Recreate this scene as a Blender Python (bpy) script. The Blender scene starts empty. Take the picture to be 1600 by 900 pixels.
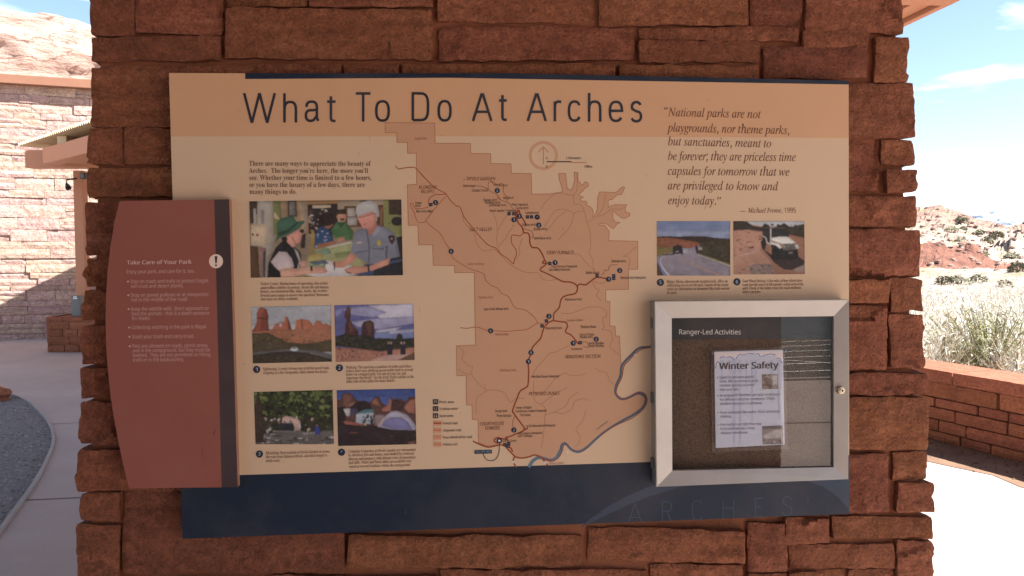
import bpy, bmesh, math, random, os
from mathutils import Vector, Matrix, noise, geometry
R = math.radians
rnd = random.Random(11)
S = bpy.context.scene
COL = S.collection

# ------------------------------------------------------------------ camera, sky, sun, exposure
F = 1244.0                                   # focal length in photo pixels (1600 wide)
PITCH = math.atan(60 / F)
EYE = Vector((0, 0, 1.6))
cd = bpy.data.cameras.new('camera'); cam = bpy.data.objects.new('camera', cd); COL.objects.link(cam)
cd.sensor_width = 36; cd.lens = 36 * F / 1600; cd.clip_start = 0.05; cd.clip_end = 30000
cam.location = EYE; cam.rotation_euler = (math.pi / 2 - PITCH, 0, 0)
S.camera = cam

SUN_EL, SUN_AZ = 48.0, -14.0                 # elevation; azimuth from +x towards +y
W = bpy.data.worlds.new('World'); S.world = W; W.use_nodes = True
nt = W.node_tree; nt.nodes.clear()
wo = nt.nodes.new('ShaderNodeOutputWorld'); bg = nt.nodes.new('ShaderNodeBackground')
sky = nt.nodes.new('ShaderNodeTexSky'); sky.sky_type = 'NISHITA'; sky.sun_disc = False
sky.sun_elevation = R(SUN_EL); sky.sun_rotation = R(90 - SUN_AZ)
sky.air_density = 1.0; sky.dust_density = 0.6; sky.ozone_density = 1.0
bg.inputs['Strength'].default_value = 0.05
# thin wind-drawn cloud
tc = nt.nodes.new('ShaderNodeTexCoord'); mp = nt.nodes.new('ShaderNodeMapping')
mp.inputs['Scale'].default_value = (2.2, 2.2, 11.0); mp.inputs['Rotation'].default_value = (0.0, R(11), R(-8))
n1 = nt.nodes.new('ShaderNodeTexNoise'); n1.inputs['Scale'].default_value = 1.7; n1.inputs['Detail'].default_value = 7
n1.inputs['Roughness'].default_value = 0.52; n1.inputs['Distortion'].default_value = 0.5
cr = nt.nodes.new('ShaderNodeValToRGB'); cr.color_ramp.elements[0].position = 0.50; cr.color_ramp.elements[1].position = 0.72
cr.color_ramp.elements[1].color = (0.85, 0.85, 0.85, 1)
mx = nt.nodes.new('ShaderNodeMix'); mx.data_type = 'RGBA'
mx.inputs[7].default_value = (10.0, 10.4, 11.0, 1)
nt.links.new(tc.outputs['Generated'], mp.inputs['Vector']); nt.links.new(mp.outputs['Vector'], n1.inputs['Vector'])
nt.links.new(n1.outputs['Fac'], cr.inputs['Fac']); nt.links.new(cr.outputs['Color'], mx.inputs[0])
nt.links.new(sky.outputs['Color'], mx.inputs[6]); nt.links.new(mx.outputs[2], bg.inputs['Color'])
nt.links.new(bg.outputs['Background'], wo.inputs['Surface'])

sd = bpy.data.lights.new('sun', 'SUN'); sd.energy = 5.0; sd.angle = R(0.5); sd.color = (1.0, 0.95, 0.87)
sun = bpy.data.objects.new('sun', sd); COL.objects.link(sun); sun.location = (20, -5, 20)
sdir = Vector((math.cos(R(SUN_AZ)) * math.cos(R(SUN_EL)), math.sin(R(SUN_AZ)) * math.cos(R(SUN_EL)), math.sin(R(SUN_EL))))
sun.rotation_euler = sdir.to_track_quat('Z', 'Y').to_euler()

S.view_settings.view_transform = 'Standard'; S.view_settings.look = 'None'
S.view_settings.exposure = 2.3; S.view_settings.gamma = 1.0; S.view_settings.use_curve_mapping = False

# ------------------------------------------------------------------ measuring the place
cp, sp = math.cos(PITCH), math.sin(PITCH)
def ray(px, py):
    dx, dy = (px - 800) / F, (py - 450) / F
    return Vector((dx, cp - dy * sp, -sp - dy * cp))
def ground(px, py, z=0.0):
    d = ray(px, py); t = (z - EYE.z) / d.z
    return EYE + d * t
def at_depth(px, py, y):
    d = ray(px, py)
    return EYE + d * (y / d.y)
C2W = Matrix(((1, 0, 0), (0, -sp, cp), (0, -cp, -sp)))         # columns: right, down, forward
bu = C2W @ Vector((0.9963, -0.0135, 0.0850)); bv = C2W @ Vector((0.0109, 0.9995, 0.0311))
bu.normalize(); bv = (bv - bu * bv.dot(bu)).normalized()
bn = bu.cross(-bv)
b0 = EYE + C2W @ Vector((-0.590, -0.370, 1.373))
M = Matrix.Identity(4)
for i in range(3):
    M[i][0] = bu[i]; M[i][1] = -bv[i]; M[i][2] = bn[i]; M[i][3] = b0[i]
Mi = M.inverted(); M3i = Mi.to_3x3(); eyeL = Mi @ EYE
def bl(px, py, z=0.0):                       # point on the sign's plane (or z in front of it), sign coordinates
    d = M3i @ ray(px, py); t = (z - eyeL.z) / d.z
    return Vector((eyeL.x + t * d.x, eyeL.y + t * d.y, z))

# ------------------------------------------------------------------ object helpers
I4 = Matrix.Identity(4)
def tag(o, label=None, cat=None, group=None, kind=None):
    if label: o['label'] = label
    if cat: o['category'] = cat
    if group: o['group'] = group
    if kind: o['kind'] = kind
    return o
def thing(name, label, cat, base, frame=I4, group=None):
    o = bpy.data.objects.new(name, None); COL.objects.link(o)
    o.empty_display_size = 0.1
    o.matrix_world = frame @ Matrix.Translation(Vector(base))
    o['_frame'] = 0; del o['_frame']
    FR[o.name] = (frame, Matrix.Translation(-Vector(base)))
    return tag(o, label, cat, group)
FR = {}
def link(name, me, mat, parent=None, frame=I4):
    o = bpy.data.objects.new(name, me); COL.objects.link(o)
    if mat and not me.materials: me.materials.append(mat)
    if parent is not None:
        o.parent = parent
        if parent.name in FR:
            o.matrix_parent_inverse = FR[parent.name][1]
    else:
        o.matrix_world = frame
    return o
def obj(name, verts, faces, mat, parent=None, frame=I4, smooth=False, cols=None):
    me = bpy.data.meshes.new(name); me.from_pydata([tuple(v) for v in verts], [], faces)
    if cols is not None:
        a = me.color_attributes.new('Col', 'FLOAT_COLOR', 'POINT')
        flat = []
        for c in cols: flat += [c[0], c[1], c[2], 1.0]
        a.data.foreach_set('color', flat)
    if smooth: me.polygons.foreach_set('use_smooth', [True] * len(me.polygons))
    me.update()
    return link(name, me, mat, parent, frame)
def bmobj(name, bm, mat, parent=None, frame=I4, smooth=False):
    me = bpy.data.meshes.new(name); bmesh.ops.recalc_face_normals(bm, faces=bm.faces[:])
    bm.to_mesh(me); bm.free()
    if smooth: me.polygons.foreach_set('use_smooth', [True] * len(me.polygons))
    return link(name, me, mat, parent, frame)
def bm_box(bm, c, s, rot=None, bevel=0.0):
    m = Matrix.Translation(Vector(c)) @ (rot.to_4x4() if rot else I4) @ Matrix.Diagonal(Vector((s[0], s[1], s[2], 1)))
    g = bmesh.ops.create_cube(bm, size=1, matrix=m)
    if bevel:
        es = list({e for v in g['verts'] for e in v.link_edges})
        bmesh.ops.bevel(bm, geom=es, offset=bevel, segments=2, affect='EDGES', profile=0.5)
def bm_bar(bm, a, b, w, h, bevel=0.0, up=Vector((0, 0, 1))):   # box from a to b, w across, h along up
    a, b = Vector(a), Vector(b); x = (b - a); L = x.length; x.normalize()
    y = up.cross(x).normalized(); z = x.cross(y)
    rot = Matrix((x, y, z)).transposed()
    bm_box(bm, (a + b) / 2, (L, w, h), rot, bevel)
def bm_tube(bm, pts, r, seg=8):
    rings = []
    for i, p in enumerate(pts):
        p = Vector(p)
        d = (Vector(pts[min(i + 1, len(pts) - 1)]) - Vector(pts[max(i - 1, 0)])).normalized()
        u = d.cross(Vector((0, 0, 1)));
        if u.length < 1e-3: u = d.cross(Vector((1, 0, 0)))
        u.normalize(); v = d.cross(u)
        rr = r[i] if isinstance(r, (list, tuple)) else r
        rings.append([bm.verts.new(p + (u * math.cos(2 * math.pi * k / seg) + v * math.sin(2 * math.pi * k / seg)) * rr) for k in range(seg)])
    for a, b in zip(rings, rings[1:]):
        for k in range(seg):
            bm.faces.new((a[k], a[(k + 1) % seg], b[(k + 1) % seg], b[k]))
    bm.faces.new(rings[0]); bm.faces.new(rings[-1])
def bm_prism(bm, pts, z0, z1):
    lo = [bm.verts.new((p[0], p[1], z0)) for p in pts]; hi = [bm.verts.new((p[0], p[1], z1)) for p in pts]
    n = len(pts)
    bm.faces.new(hi); bm.faces.new(lo[::-1])
    for i in range(n): bm.faces.new((lo[i], lo[(i + 1) % n], hi[(i + 1) % n], hi[i]))

# ------------------------------------------------------------------ materials
def nmat(name):
    m = bpy.data.materials.new(name); m.use_nodes = True
    t = m.node_tree; b = t.nodes['Principled BSDF']
    return m, t, b
def N(t, kind, **kw):
    n = t.nodes.new('ShaderNode' + kind)
    for k, v in kw.items():
        if k in n.inputs: n.inputs[k].default_value = v
        else: setattr(n, k, v)
    return n
def mixc(t, fac, a, b, blend='MIX'):
    m = t.nodes.new('ShaderNodeMix'); m.data_type = 'RGBA'; m.blend_type = blend
    for sock, v in ((0, fac), (6, a), (7, b)):
        if isinstance(v, bpy.types.NodeSocket): t.links.new(v, m.inputs[sock])
        elif sock == 0: m.inputs[0].default_value = v
        else: m.inputs[sock].default_value = (*v, 1) if len(v) == 3 else v
    return m.outputs[2]
def ramp(t, src, p0, p1, c0=(0, 0, 0, 1), c1=(1, 1, 1, 1)):
    r = t.nodes.new('ShaderNodeValToRGB'); e = r.color_ramp.elements
    e[0].position, e[1].position = p0, p1; e[0].color, e[1].color = c0, c1
    t.links.new(src, r.inputs['Fac']); return r.outputs['Color']
def nz(t, scale, detail=4, rough=0.55, stretch=None, coord='Object', dist=0.0):
    c = t.nodes.new('ShaderNodeTexCoord'); n = N(t, 'TexNoise', Scale=scale, Detail=detail, Roughness=rough, Distortion=dist)
    if stretch:
        mp = t.nodes.new('ShaderNodeMapping'); mp.inputs['Scale'].default_value = stretch
        t.links.new(c.outputs[coord], mp.inputs['Vector']); t.links.new(mp.outputs['Vector'], n.inputs['Vector'])
    else: t.links.new(c.outputs[coord], n.inputs['Vector'])
    return n.outputs['Fac']
def bump(t, b, src, strength, dist):
    n = N(t, 'Bump', Strength=strength, Distance=dist); t.links.new(src, n.inputs['Height'])
    prev = b.inputs['Normal'].links
    if prev: t.links.new(prev[0].from_socket, n.inputs['Normal'])
    t.links.new(n.outputs['Normal'], b.inputs['Normal'])
def simple(name, col, rough=0.6, metal=0.0, var=0.12, scale=6.0, bmp=0.0, spec=0.4):
    m, t, b = nmat(name)
    f = nz(t, scale, 5)
    c = mixc(t, f, tuple(x * (1 - var) for x in col), tuple(min(1, x * (1 + var)) for x in col))
    t.links.new(c, b.inputs['Base Color'])
    b.inputs['Roughness'].default_value = rough; b.inputs['Metallic'].default_value = metal
    b.inputs['Specular IOR Level'].default_value = spec
    if bmp: bump(t, b, nz(t, scale * 8, 4), bmp, 0.01)
    return m
def sandstone(name, base, spread=0.35, bed=True, bedscale=(5, 34, 5), grain=210, bstr=0.5, bd=0.004, pale=(0.42, 0.24, 0.16), paleamt=0.5, axis_rand=True):
    m, t, b = nmat(name)
    geo = t.nodes.new('ShaderNodeNewGeometry')
    dark = tuple(x * (1 - spread) for x in base); lite = tuple(min(1, x * (1 + spread)) for x in base)
    c = mixc(t, geo.outputs['Random Per Island'], dark, lite)
    h2 = t.nodes.new('ShaderNodeMath'); h2.operation = 'MULTIPLY'; h2.inputs[1].default_value = 7.31
    fr = t.nodes.new('ShaderNodeMath'); fr.operation = 'FRACT'
    t.links.new(geo.outputs['Random Per Island'], h2.inputs[0]); t.links.new(h2.outputs[0], fr.inputs[0])
    hue = mixc(t, fr.outputs[0], (base[0] * 0.92, base[1] * 0.85, base[2] * 1.05), (base[0] * 1.08, base[1] * 1.18, base[2] * 1.0))
    c = mixc(t, 0.5, c, hue)
    # bedding bands, different on every block
    tcn = t.nodes.new('ShaderNodeTexCoord'); off = t.nodes.new('ShaderNodeVectorMath'); off.operation = 'ADD'
    comb = t.nodes.new('ShaderNodeCombineXYZ')
    h3 = t.nodes.new('ShaderNodeMath'); h3.operation = 'MULTIPLY'; h3.inputs[1].default_value = 37.0
    t.links.new(geo.outputs['Random Per Island'], h3.inputs[0])
    for k in range(3): t.links.new(h3.outputs[0], comb.inputs[k])
    t.links.new(tcn.outputs['Object'], off.inputs[0]); t.links.new(comb.outputs[0], off.inputs[1])
    mp = t.nodes.new('ShaderNodeMapping'); mp.inputs['Scale'].default_value = bedscale
    t.links.new(off.outputs[0], mp.inputs['Vector'])
    bn_ = N(t, 'TexNoise', Scale=1.0, Detail=5, Roughness=0.6, Distortion=0.3); t.links.new(mp.outputs['Vector'], bn_.inputs['Vector'])
    c = mixc(t, ramp(t, bn_.outputs['Fac'], 0.38, 0.66), mixc(t, 1.0, c, (0.90, 0.89, 0.89), 'MULTIPLY'), mixc(t, 1.0, c, (1.16, 1.15, 1.14), 'MULTIPLY'))
    med = N(t, 'TexNoise', Scale=grain * 0.28, Detail=5, Roughness=0.75, Distortion=0.4); t.links.new(off.outputs[0], med.inputs['Vector'])
    c = mixc(t, ramp(t, med.outputs['Fac'], 0.36, 0.66), mixc(t, 1.0, c, (0.70, 0.69, 0.69), 'MULTIPLY'), mixc(t, 1.0, c, (1.22, 1.22, 1.22), 'MULTIPLY'))  # mottling doubles as painted relief shading: hollows darker, ridges lighter
    pf = ramp(t, bn_.outputs['Fac'], 0.62, 0.76)
    big = N(t, 'TexNoise', Scale=9.0, Detail=6, Roughness=0.65); t.links.new(off.outputs[0], big.inputs['Vector'])
    pm = t.nodes.new('ShaderNodeMath'); pm.operation = 'MULTIPLY'; t.links.new(pf, pm.inputs[0]); t.links.new(ramp(t, big.outputs['Fac'], 0.45, 0.68), pm.inputs[1])
    pm2 = t.nodes.new('ShaderNodeMath'); pm2.operation = 'MULTIPLY'; pm2.inputs[1].default_value = paleamt; t.links.new(pm.outputs[0], pm2.inputs[0])
    c = mixc(t, pm2.outputs[0], c, pale)
    c = mixc(t, ramp(t, big.outputs['Fac'], 0.3, 0.75), mixc(t, 1.0, c, (0.78, 0.74, 0.74), 'MULTIPLY'), c)
    fine = N(t, 'TexNoise', Scale=grain, Detail=3, Roughness=0.7); t.links.new(tcn.outputs['Object'], fine.inputs['Vector'])
    c = mixc(t, ramp(t, fine.outputs['Fac'], 0.3, 0.7), mixc(t, 1.0, c, (0.68, 0.68, 0.68), 'MULTIPLY'), mixc(t, 1.0, c, (1.3, 1.28, 1.26), 'MULTIPLY'))  # grain tone likewise shades the fine pits in colour
    t.links.new(c, b.inputs['Base Color'])
    b.inputs['Roughness'].default_value = 0.9; b.inputs['Specular IOR Level'].default_value = 0.2
    bump(t, b, bn_.outputs['Fac'], bstr * 0.7, bd)
    bump(t, b, big.outputs['Fac'], bstr, bd * 2); bump(t, b, med.outputs['Fac'], bstr, bd * 1.2)
    bump(t, b, fine.outputs['Fac'], bstr * 0.8, bd * 0.8)
    return m

def lin(c):
    c /= 255.0
    return c / 12.92 if c <= 0.04045 else ((c + 0.055) / 1.055) ** 2.4
GAIN = (1.30, 1.46, 1.56)                    # photographed shade colour -> ink reflectance
def A(c): return tuple(min(0.86, lin(c[i]) * GAIN[i]) for i in range(3))

def print_mat(name, rough=0.42, mottle=0.05, mscale=9.0):
    m, t, b = nmat(name)
    a = t.nodes.new('ShaderNodeVertexColor'); a.layer_name = 'Col'
    f = nz(t, mscale, 6, 0.6)
    c = mixc(t, f, mixc(t, 1.0, a.outputs['Color'], (1 - mottle,) * 3, 'MULTIPLY'), mixc(t, 1.0, a.outputs['Color'], (1 + mottle,) * 3, 'MULTIPLY'))
    du = N(t, 'Math', operation='MULTIPLY'); du.inputs[1].default_value = 0.055
    t.links.new(ramp(t, nz(t, mscale * .55, 9, .68, dist=.5), .46, .74), du.inputs[0]); c = mixc(t, du.outputs[0], c, (0.48, 0.40, 0.35))
    t.links.new(c, b.inputs['Base Color'])
    r = nz(t, 14, 5); rm = N(t, 'MapRange'); rm.inputs['To Min'].default_value = rough - 0.06; rm.inputs['To Max'].default_value = rough + 0.1
    t.links.new(r, rm.inputs['Value']); t.links.new(rm.outputs[0], b.inputs['Roughness'])
    b.inputs['Specular IOR Level'].default_value = 0.2
    return m
INK = print_mat('printed_panel'); PHOTO = print_mat('printed_photo', 0.40, 0.06, 170.0); PAPER = print_mat('printed_paper', 0.5, 0.05, 60)
SAND = sandstone('pillar_sandstone', (0.278, 0.110, 0.062), spread=0.28, bstr=0.9, bd=0.006, paleamt=0.75)
MORTAR = simple('mortar', (0.25, 0.097, 0.054), 0.95, var=0.25, scale=30, bmp=0.35, spec=0.15)
WALLSAND = sandstone('seat_wall_sandstone', (0.27, 0.105, 0.06), bedscale=(2, 2, 40), grain=160, bstr=0.4)
PALESAND = sandstone('building_sandstone', (0.42, 0.30, 0.255), spread=0.2, bedscale=(0.6, 12, 0.6), grain=40, bstr=0.5, bd=0.02, pale=(0.6, 0.34, 0.2), paleamt=0.8)
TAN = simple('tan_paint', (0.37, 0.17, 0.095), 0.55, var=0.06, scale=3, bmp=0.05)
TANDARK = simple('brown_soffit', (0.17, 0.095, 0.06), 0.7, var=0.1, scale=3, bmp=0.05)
CREAMMETAL = simple('cream_metal', (0.56, 0.44, 0.28), 0.45, var=0.05, scale=3)
BLACK = simple('black_metal', (0.02, 0.02, 0.022), 0.45)
GREYMETAL = simple('grey_metal', (0.11, 0.125, 0.13), 0.5, metal=0.2)
ALU = simple('brushed_aluminium', (0.40, 0.385, 0.37), 0.5, metal=0.8, var=0.18, scale=14, bmp=0.03)
BRASS = simple('worn_nickel', (0.6, 0.52, 0.4), 0.3, metal=1.0)
EDGE = simple('panel_core', (0.10, 0.06, 0.045), 0.6)

# ------------------------------------------------------------------ printed graphics, laid out on the sign's own plane
def catmull(pts, n=5):
    P = [Vector((p[0], p[1])) for p in pts]; out = []
    for i in range(len(P) - 1):
        a, b, c, d = P[max(i - 1, 0)], P[i], P[i + 1], P[min(i + 2, len(P) - 1)]
        for k in range(n):
            t = k / n
            out.append(0.5 * ((2 * b) + (c - a) * t + (2 * a - 5 * b + 4 * c - d) * t * t + (3 * b - a - 3 * c + d) * t ** 3))
    out.append(P[-1]); return out
def ell(cx, cy, rx, ry, n=20, a0=0.0, a1=2 * math.pi):
    return [(cx + rx * math.cos(a0 + (a1 - a0) * k / n), cy + ry * math.sin(a0 + (a1 - a0) * k / n)) for k in range(n)]
def clip(poly, quad):
    sgn = 0
    for i in range(len(quad)):
        a, b = quad[i], quad[(i + 1) % len(quad)]; sgn += a[0] * b[1] - b[0] * a[1]
    sgn = 1 if sgn > 0 else -1
    out = [tuple(p) for p in poly]
    for i in range(len(quad)):
        a, b = quad[i], quad[(i + 1) % len(quad)]; src, out = out, []
        f = lambda p: sgn * ((b[0] - a[0]) * (p[1] - a[1]) - (b[1] - a[1]) * (p[0] - a[0]))
        for j in range(len(src)):
            p, q = src[j], src[(j + 1) % len(src)]; fp, fq = f(p), f(q)
            if fp >= 0: out.append(p)
            if (fp >= 0) != (fq >= 0):
                t = fp / (fp - fq); out.append((p[0] + (q[0] - p[0]) * t, p[1] + (q[1] - p[1]) * t))
        if len(out) < 3: return []
    return out
FDIR = os.path.join(bpy.utils.system_resource('DATAFILES') or '', 'fonts')
FONTS = {}
def font(fn):
    if fn not in FONTS:
        try: FONTS[fn] = bpy.data.fonts.load(os.path.join(FDIR, fn))
        except Exception: FONTS[fn] = None
    return FONTS[fn]
def ital(s):
    return ''.join('\u210e' if c == 'h' else chr(0x1d44e + ord(c) - 97) if 'a' <= c <= 'z' else chr(0x1d434 + ord(c) - 65) if 'A' <= c <= 'Z' else c for c in s)
GC = {}
def serif(s):
    return ''.join(chr(0x1d41a + ord(c) - 97) if 'a' <= c <= 'z' else chr(0x1d400 + ord(c) - 65) if 'A' <= c <= 'Z' else c for c in s)
def batch_glyphs(lines, style):
    """outline every line of one lettering style in a single text object, one line below another"""
    c = bpy.data.curves.new('t', 'FONT'); c.size = 1; c.resolution_u = 3; c.space_line = 4.0
    conv = ital if style == 'it' else serif if style == 'serif' else (lambda x: x)
    f = font('NotoSansMath-Regular.woff2')
    if f: c.font = f
    c.offset = {'sans': 0.0, 'bold': 0.004, 'boldit': 0.006, 'label': 0.004}.get(style, 0.0)
    if style == 'boldit': c.shear = 0.25
    conv0 = conv; conv = lambda x: conv0(x.replace('\u2019', "'").replace('\u2013', '-').replace('\u2014', '-').replace('\u201c', '').replace('\u201d', ''))
    if style == 'serif': c.offset = -0.003
    c.body = '\n'.join(conv(x) for x in lines)
    o = bpy.data.objects.new('t', c); COL.objects.link(o)
    dg = bpy.context.evaluated_depsgraph_get(); dg.update()
    me = bpy.data.meshes.new_from_object(o.evaluated_get(dg))
    rows = [([], []) for _ in lines]; mp_ = {}
    for v in me.vertices:
        k = max(0, min(len(lines) - 1, int(math.floor(-(v.co.y - 1.8) / 4.0)))); mp_[v.index] = (k, len(rows[k][0])); rows[k][0].append((v.co.x, v.co.y + 4.0 * k))
    for p in me.polygons:
        k = mp_[p.vertices[0]][0]; rows[k][1].append(tuple(mp_[i][1] for i in p.vertices))
    for x, r_ in zip(lines, rows): GC[(x, style)] = r_
    bpy.data.objects.remove(o); bpy.data.curves.remove(c); bpy.data.meshes.remove(me)
def glyphs(s, style): return GC[(s, style)]
CAPH = {}
def cap(style):
    if style not in CAPH:
        V, _ = glyphs('H', style); CAPH[style] = max(v[1] for v in V) - min(v[1] for v in V)
    return CAPH[style]
def row_slope(y): return 0.0113 - 0.0487 * (y - 120) / 715
class G:
    """flat ink shapes; coordinates measured on the photograph, mapped onto the plane z"""
    def __init__(s, z, tf=None, clipq=None, step=4e-5):
        s.z, s.tf, s.q, s.step = z, tf or (lambda p: p), clipq, step
        s.v, s.f, s.c, s.layer, s.ops = [], [], [], 0, []
    def _put(s, pts, faces, col):
        n = len(s.v); zz = s.z + s.layer * s.step; s.layer += 1
        for p in pts:
            q = s.tf(p); s.v.append(bl(q[0], q[1], zz)); s.c.append(col)
        s.f += [tuple(i + n for i in f) for f in faces]
    def _poly(s, pts, col, raw=False):
        pts = [tuple(p[:2]) for p in pts]
        if s.q: pts = clip(pts, s.q)
        if len(pts) < 3: return
        tri = geometry.tessellate_polygon([[Vector((p[0], p[1], 0)) for p in pts]])
        faces = []
        for a, b, c in tri:
            A_, B_, C_ = pts[a], pts[b], pts[c]
            cr_ = (B_[0] - A_[0]) * (C_[1] - A_[1]) - (B_[1] - A_[1]) * (C_[0] - A_[0])
            faces.append((a, b, c) if cr_ < 0 else (a, c, b))
        s._put(pts, faces, col if raw else A(col))
    def _ribbon(s, pts, w, col, smooth=True, n=5):
        P = catmull(pts, n) if smooth and len(pts) > 2 else [Vector((p[0], p[1])) for p in pts]
        P = [p for k_, p in enumerate(P) if k_ == 0 or (p - P[k_ - 1]).length > 0.02]
        Lf, Rt = [], []
        for i, p in enumerate(P):
            d0 = (p - P[i - 1]).normalized() if i > 0 else None
            d1 = (P[i + 1] - p).normalized() if i < len(P) - 1 else None
            if d0 is None: d0 = d1
            if d1 is None: d1 = d0
            n0 = Vector((-d0.y, d0.x)); n1_ = Vector((-d1.y, d1.x)); m = (n0 + n1_)
            if m.length < 1e-4: m = n0
            m.normalize(); k = 1 / max(0.45, m.dot(n0))
            ww = (w[0] + (w[1] - w[0]) * i / (len(P) - 1)) if isinstance(w, tuple) else w
            Lf.append(tuple(p + m * (ww / 2 * k))); Rt.append(tuple(p - m * (ww / 2 * k)))
        k = len(P)
        s._put(Lf + Rt, [(i, i + 1, k + i + 1, k + i) for i in range(k - 1)], A(col))
    def _text(s, t, x0, y, x1, h, col, style='sans', y1=None):
        V, Fc = glyphs(t, style)
        if not V: return
        xa, xb = min(v[0] for v in V), max(v[0] for v in V)
        sx = (x1 - x0) / max(1e-6, xb - xa); sy = h / cap(style)
        sl = row_slope(y) if y1 is None else (y1 - y) / (x1 - x0)
        s._put([(x0 + (v[0] - xa) * sx, y + sl * (v[0] - xa) * sx - v[1] * sy) for v in V], Fc, A(col))
    def _dots(s, poly, n, r, cols, seed=1, asp=0.7, k=6):
        g = random.Random(seed); xs = [p[0] for p in poly]; ys = [p[1] for p in poly]; m = 0
        for _ in range(n * 6):
            x, y = g.uniform(min(xs), max(xs)), g.uniform(min(ys), max(ys))
            if not inside(x, y, poly): continue
            rr = r * g.uniform(0.4, 1.3); a0 = g.uniform(0, 6)
            s._poly([(x + rr * g.uniform(.6, 1.2) * math.cos(a0 + 6.283 * i / k), y + asp * rr * g.uniform(.6, 1.2) * math.sin(a0 + 6.283 * i / k)) for i in range(k)], g.choice(cols))
            s.layer -= 1 if m % 12 else 0
            m += 1
            if m >= n: break
    def poly(s, *a, **k): s.ops.append((s._poly, a, k))
    def ribbon(s, *a, **k): s.ops.append((s._ribbon, a, k))
    def dots(s, *a, **k): s.ops.append((s._dots, a, k))
    def text(s, *a, **k):
        st = a[6] if len(a) > 6 else k.get('style', 'sans'); LINES.setdefault(st, []).append(a[0]); s.ops.append((s._text, a, k))
    def build(s, name, parent, mat=None):
        me = bpy.data.meshes.new(name); o = link(name, me, mat or INK, parent); PENDING.append((s, me)); return o
    def flush(s, me):
        for f, a, k in s.ops: f(*a, **k)
        me.from_pydata([tuple(v) for v in s.v], [], s.f)
        at = me.color_attributes.new('Col', 'FLOAT_COLOR', 'POINT')
        at.data.foreach_set('color', [x for c in s.c for x in (c[0], c[1], c[2], 1.0)]); me.update()
LINES = {}; PENDING = []
def flush_ink():
    for st, ls in LINES.items(): batch_glyphs(list(dict.fromkeys(ls)) + ['H'], st)
    for gr, me in PENDING: gr.flush(me)
def inside(x, y, poly):
    r = False; j = len(poly) - 1
    for i in range(len(poly)):
        xi, yi = poly[i][:2]; xj, yj = poly[j][:2]
        if (yi > y) != (yj > y) and x < (xj - xi) * (y - yi) / (yj - yi) + xi: r = not r
        j = i
    return r

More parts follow.
